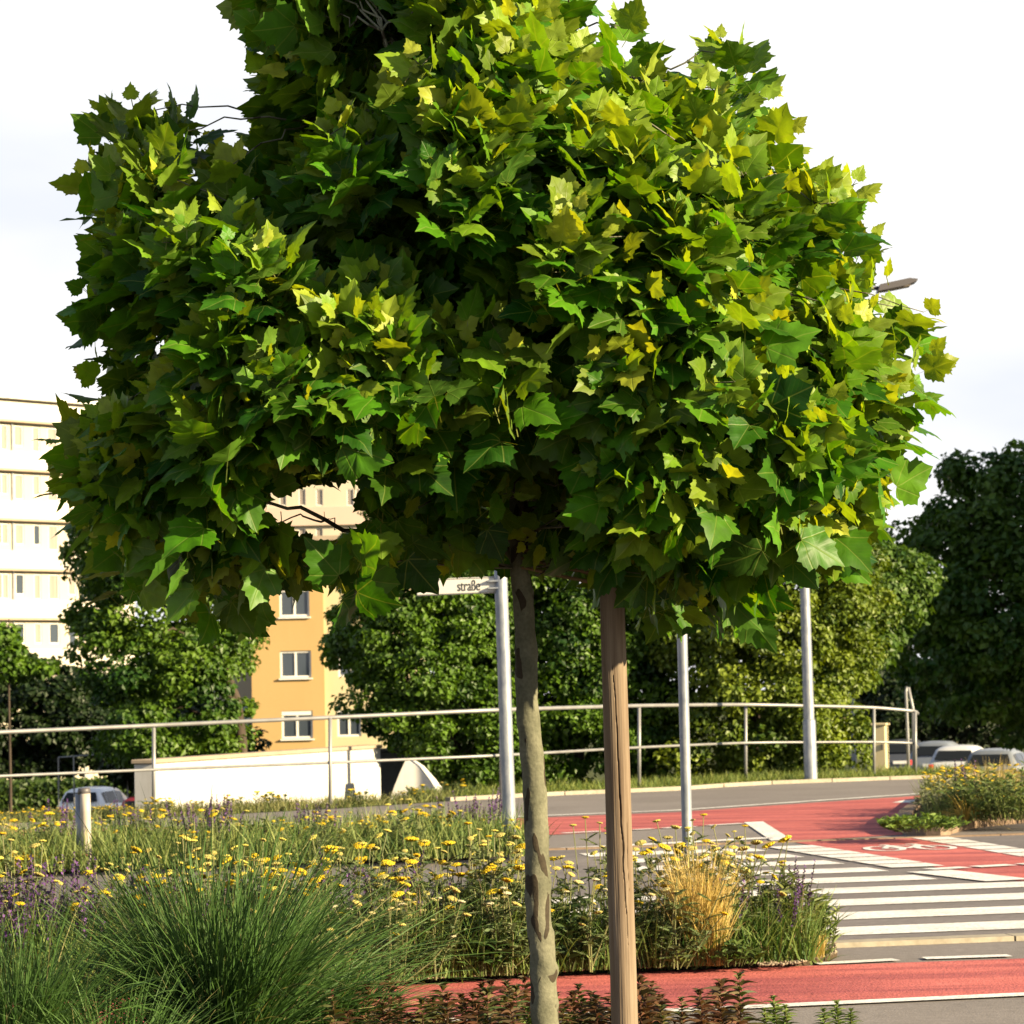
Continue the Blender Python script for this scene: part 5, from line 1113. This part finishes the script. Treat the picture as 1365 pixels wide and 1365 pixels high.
tag(mb.build('gravel', M['gravel']), 'pale gravel stones along the front edge of the near bed', 'gravel', kind='stuff')

# big ornamental grasses in the tree bed
DG = ((.011, .042, .008), (.050, .112, .022))
def big_grass(seed, px, d, n, h, rad, spread, lab, droop=.42):
    r = np.random.default_rng(seed); x = at(px, 1400, d)[0]; mb = tuft(r, n, rad, spread, h * .5, h * 1.1, .0065, droop, *DG, (.060, .115, .030), 7)
    tuft(r, n // 12, rad, spread * 1.2, h * .5, h, .0045, droop * 1.2, (.13, .13, .05), (.24, .22, .10), None, 7, mb); place_one(mb, 'fountain_grass', lab, 'grass', x, d, .03)
big_grass(601, 295, 10.0, 1900, 1.10, .17, .40, 'large fountain of fine dark green grass left of the tree trunk')
big_grass(602, 20, 9.6, 1300, .80, .15, .42, 'fine green grass fountain cut by the left edge of the picture')
big_grass(603, 430, 10.3, 700, .62, .12, .55, 'smaller spreading green grass at the right foot of the large grass fountain')
big_grass(604, 150, 9.4, 900, .50, .14, .60, 'low arching green grass in front of the large grass fountain')
# dark red-leaved perennials
def bronze_proto(seed, h, a, b):
    r = np.random.default_rng(seed); o = empty('loosestrife'); mb = MB(); tip = np.array([r.normal(0, .02), r.normal(0, .02), h]); tube(mb, [(0, 0, 0), tip * .5 + [.006, 0, 0], tip], [.0032, .0028, .002], 6, (.09, .04, .025), cap=False); mb.build('stem', M['plant'], o)
    lf = MB(); zt = np.concatenate([np.linspace(.2, .95, 12), [.99]])
    for z in zt:
        m = 4 if z < .97 else 6; an = np.arange(m) * 2 * np.pi / m + z * 17; L = (.125 if z < .9 else .07) * (1.1 - .35 * z)
        blades(lf, np.tile(tip * z, (m, 1)), np.c_[np.cos(an), np.sin(an), np.full(m, .75 if z < .9 else 1.6)], np.full(m, L) * r.uniform(.8, 1.15, m), np.full(m, .021), np.full(m, .6), lerp_col(r, m, a, b), r, 5)
    lf.build('foliage', M['plant'], o); return o
BR = Spread([bronze_proto(700 + k, .40, (.035, .030, .010), (.11, .045, .025)) if k < 3 else bronze_proto(700 + k, .40, (.03, .05, .012), (.10, .07, .025)) for k in range(5)])
GRP = Spread([bronze_proto(710 + k, .36, (.05, .09, .02), (.13, .17, .04)) for k in range(2)])
for k in range(110):
    px = yr.choice([yr.uniform(440, 700), yr.uniform(560, 900), yr.uniform(720, 1000)]); d = yr.uniform(9.5, 10.6); tipy = 1362 - 62 * yr.random() ** 1.6; x = at(px, tipy, d)[0]; h = at(px, tipy, d)[2] - .03
    if h < .1: continue
    BR.put(yr.randrange(5), x, d, .03, 'bronze red leaved loosestrife stem in front of the red path', 'plant', 'bronze leaved stems around trunk and stake', h / .40, yr.uniform(0, 6))
for (px, ty, d) in ((1035, 1330, 10.2), (1050, 1342, 10.0), (1022, 1346, 10.1), (1115, 1336, 10.2), (1100, 1346, 10.1), (1135, 1346, 10.2), (830, 1350, 10.0), (760, 1352, 9.9), (800, 1345, 10.2), (700, 1346, 9.8)):
    h = at(px, ty, d)[2] - .03; GRP.put(yr.randrange(2), at(px, ty, d)[0], d, .03, 'fresh green leaved stem at the bottom edge of the picture', 'plant', 'fresh green stems at the bottom edge', max(h, .12) / .36, yr.uniform(0, 6))
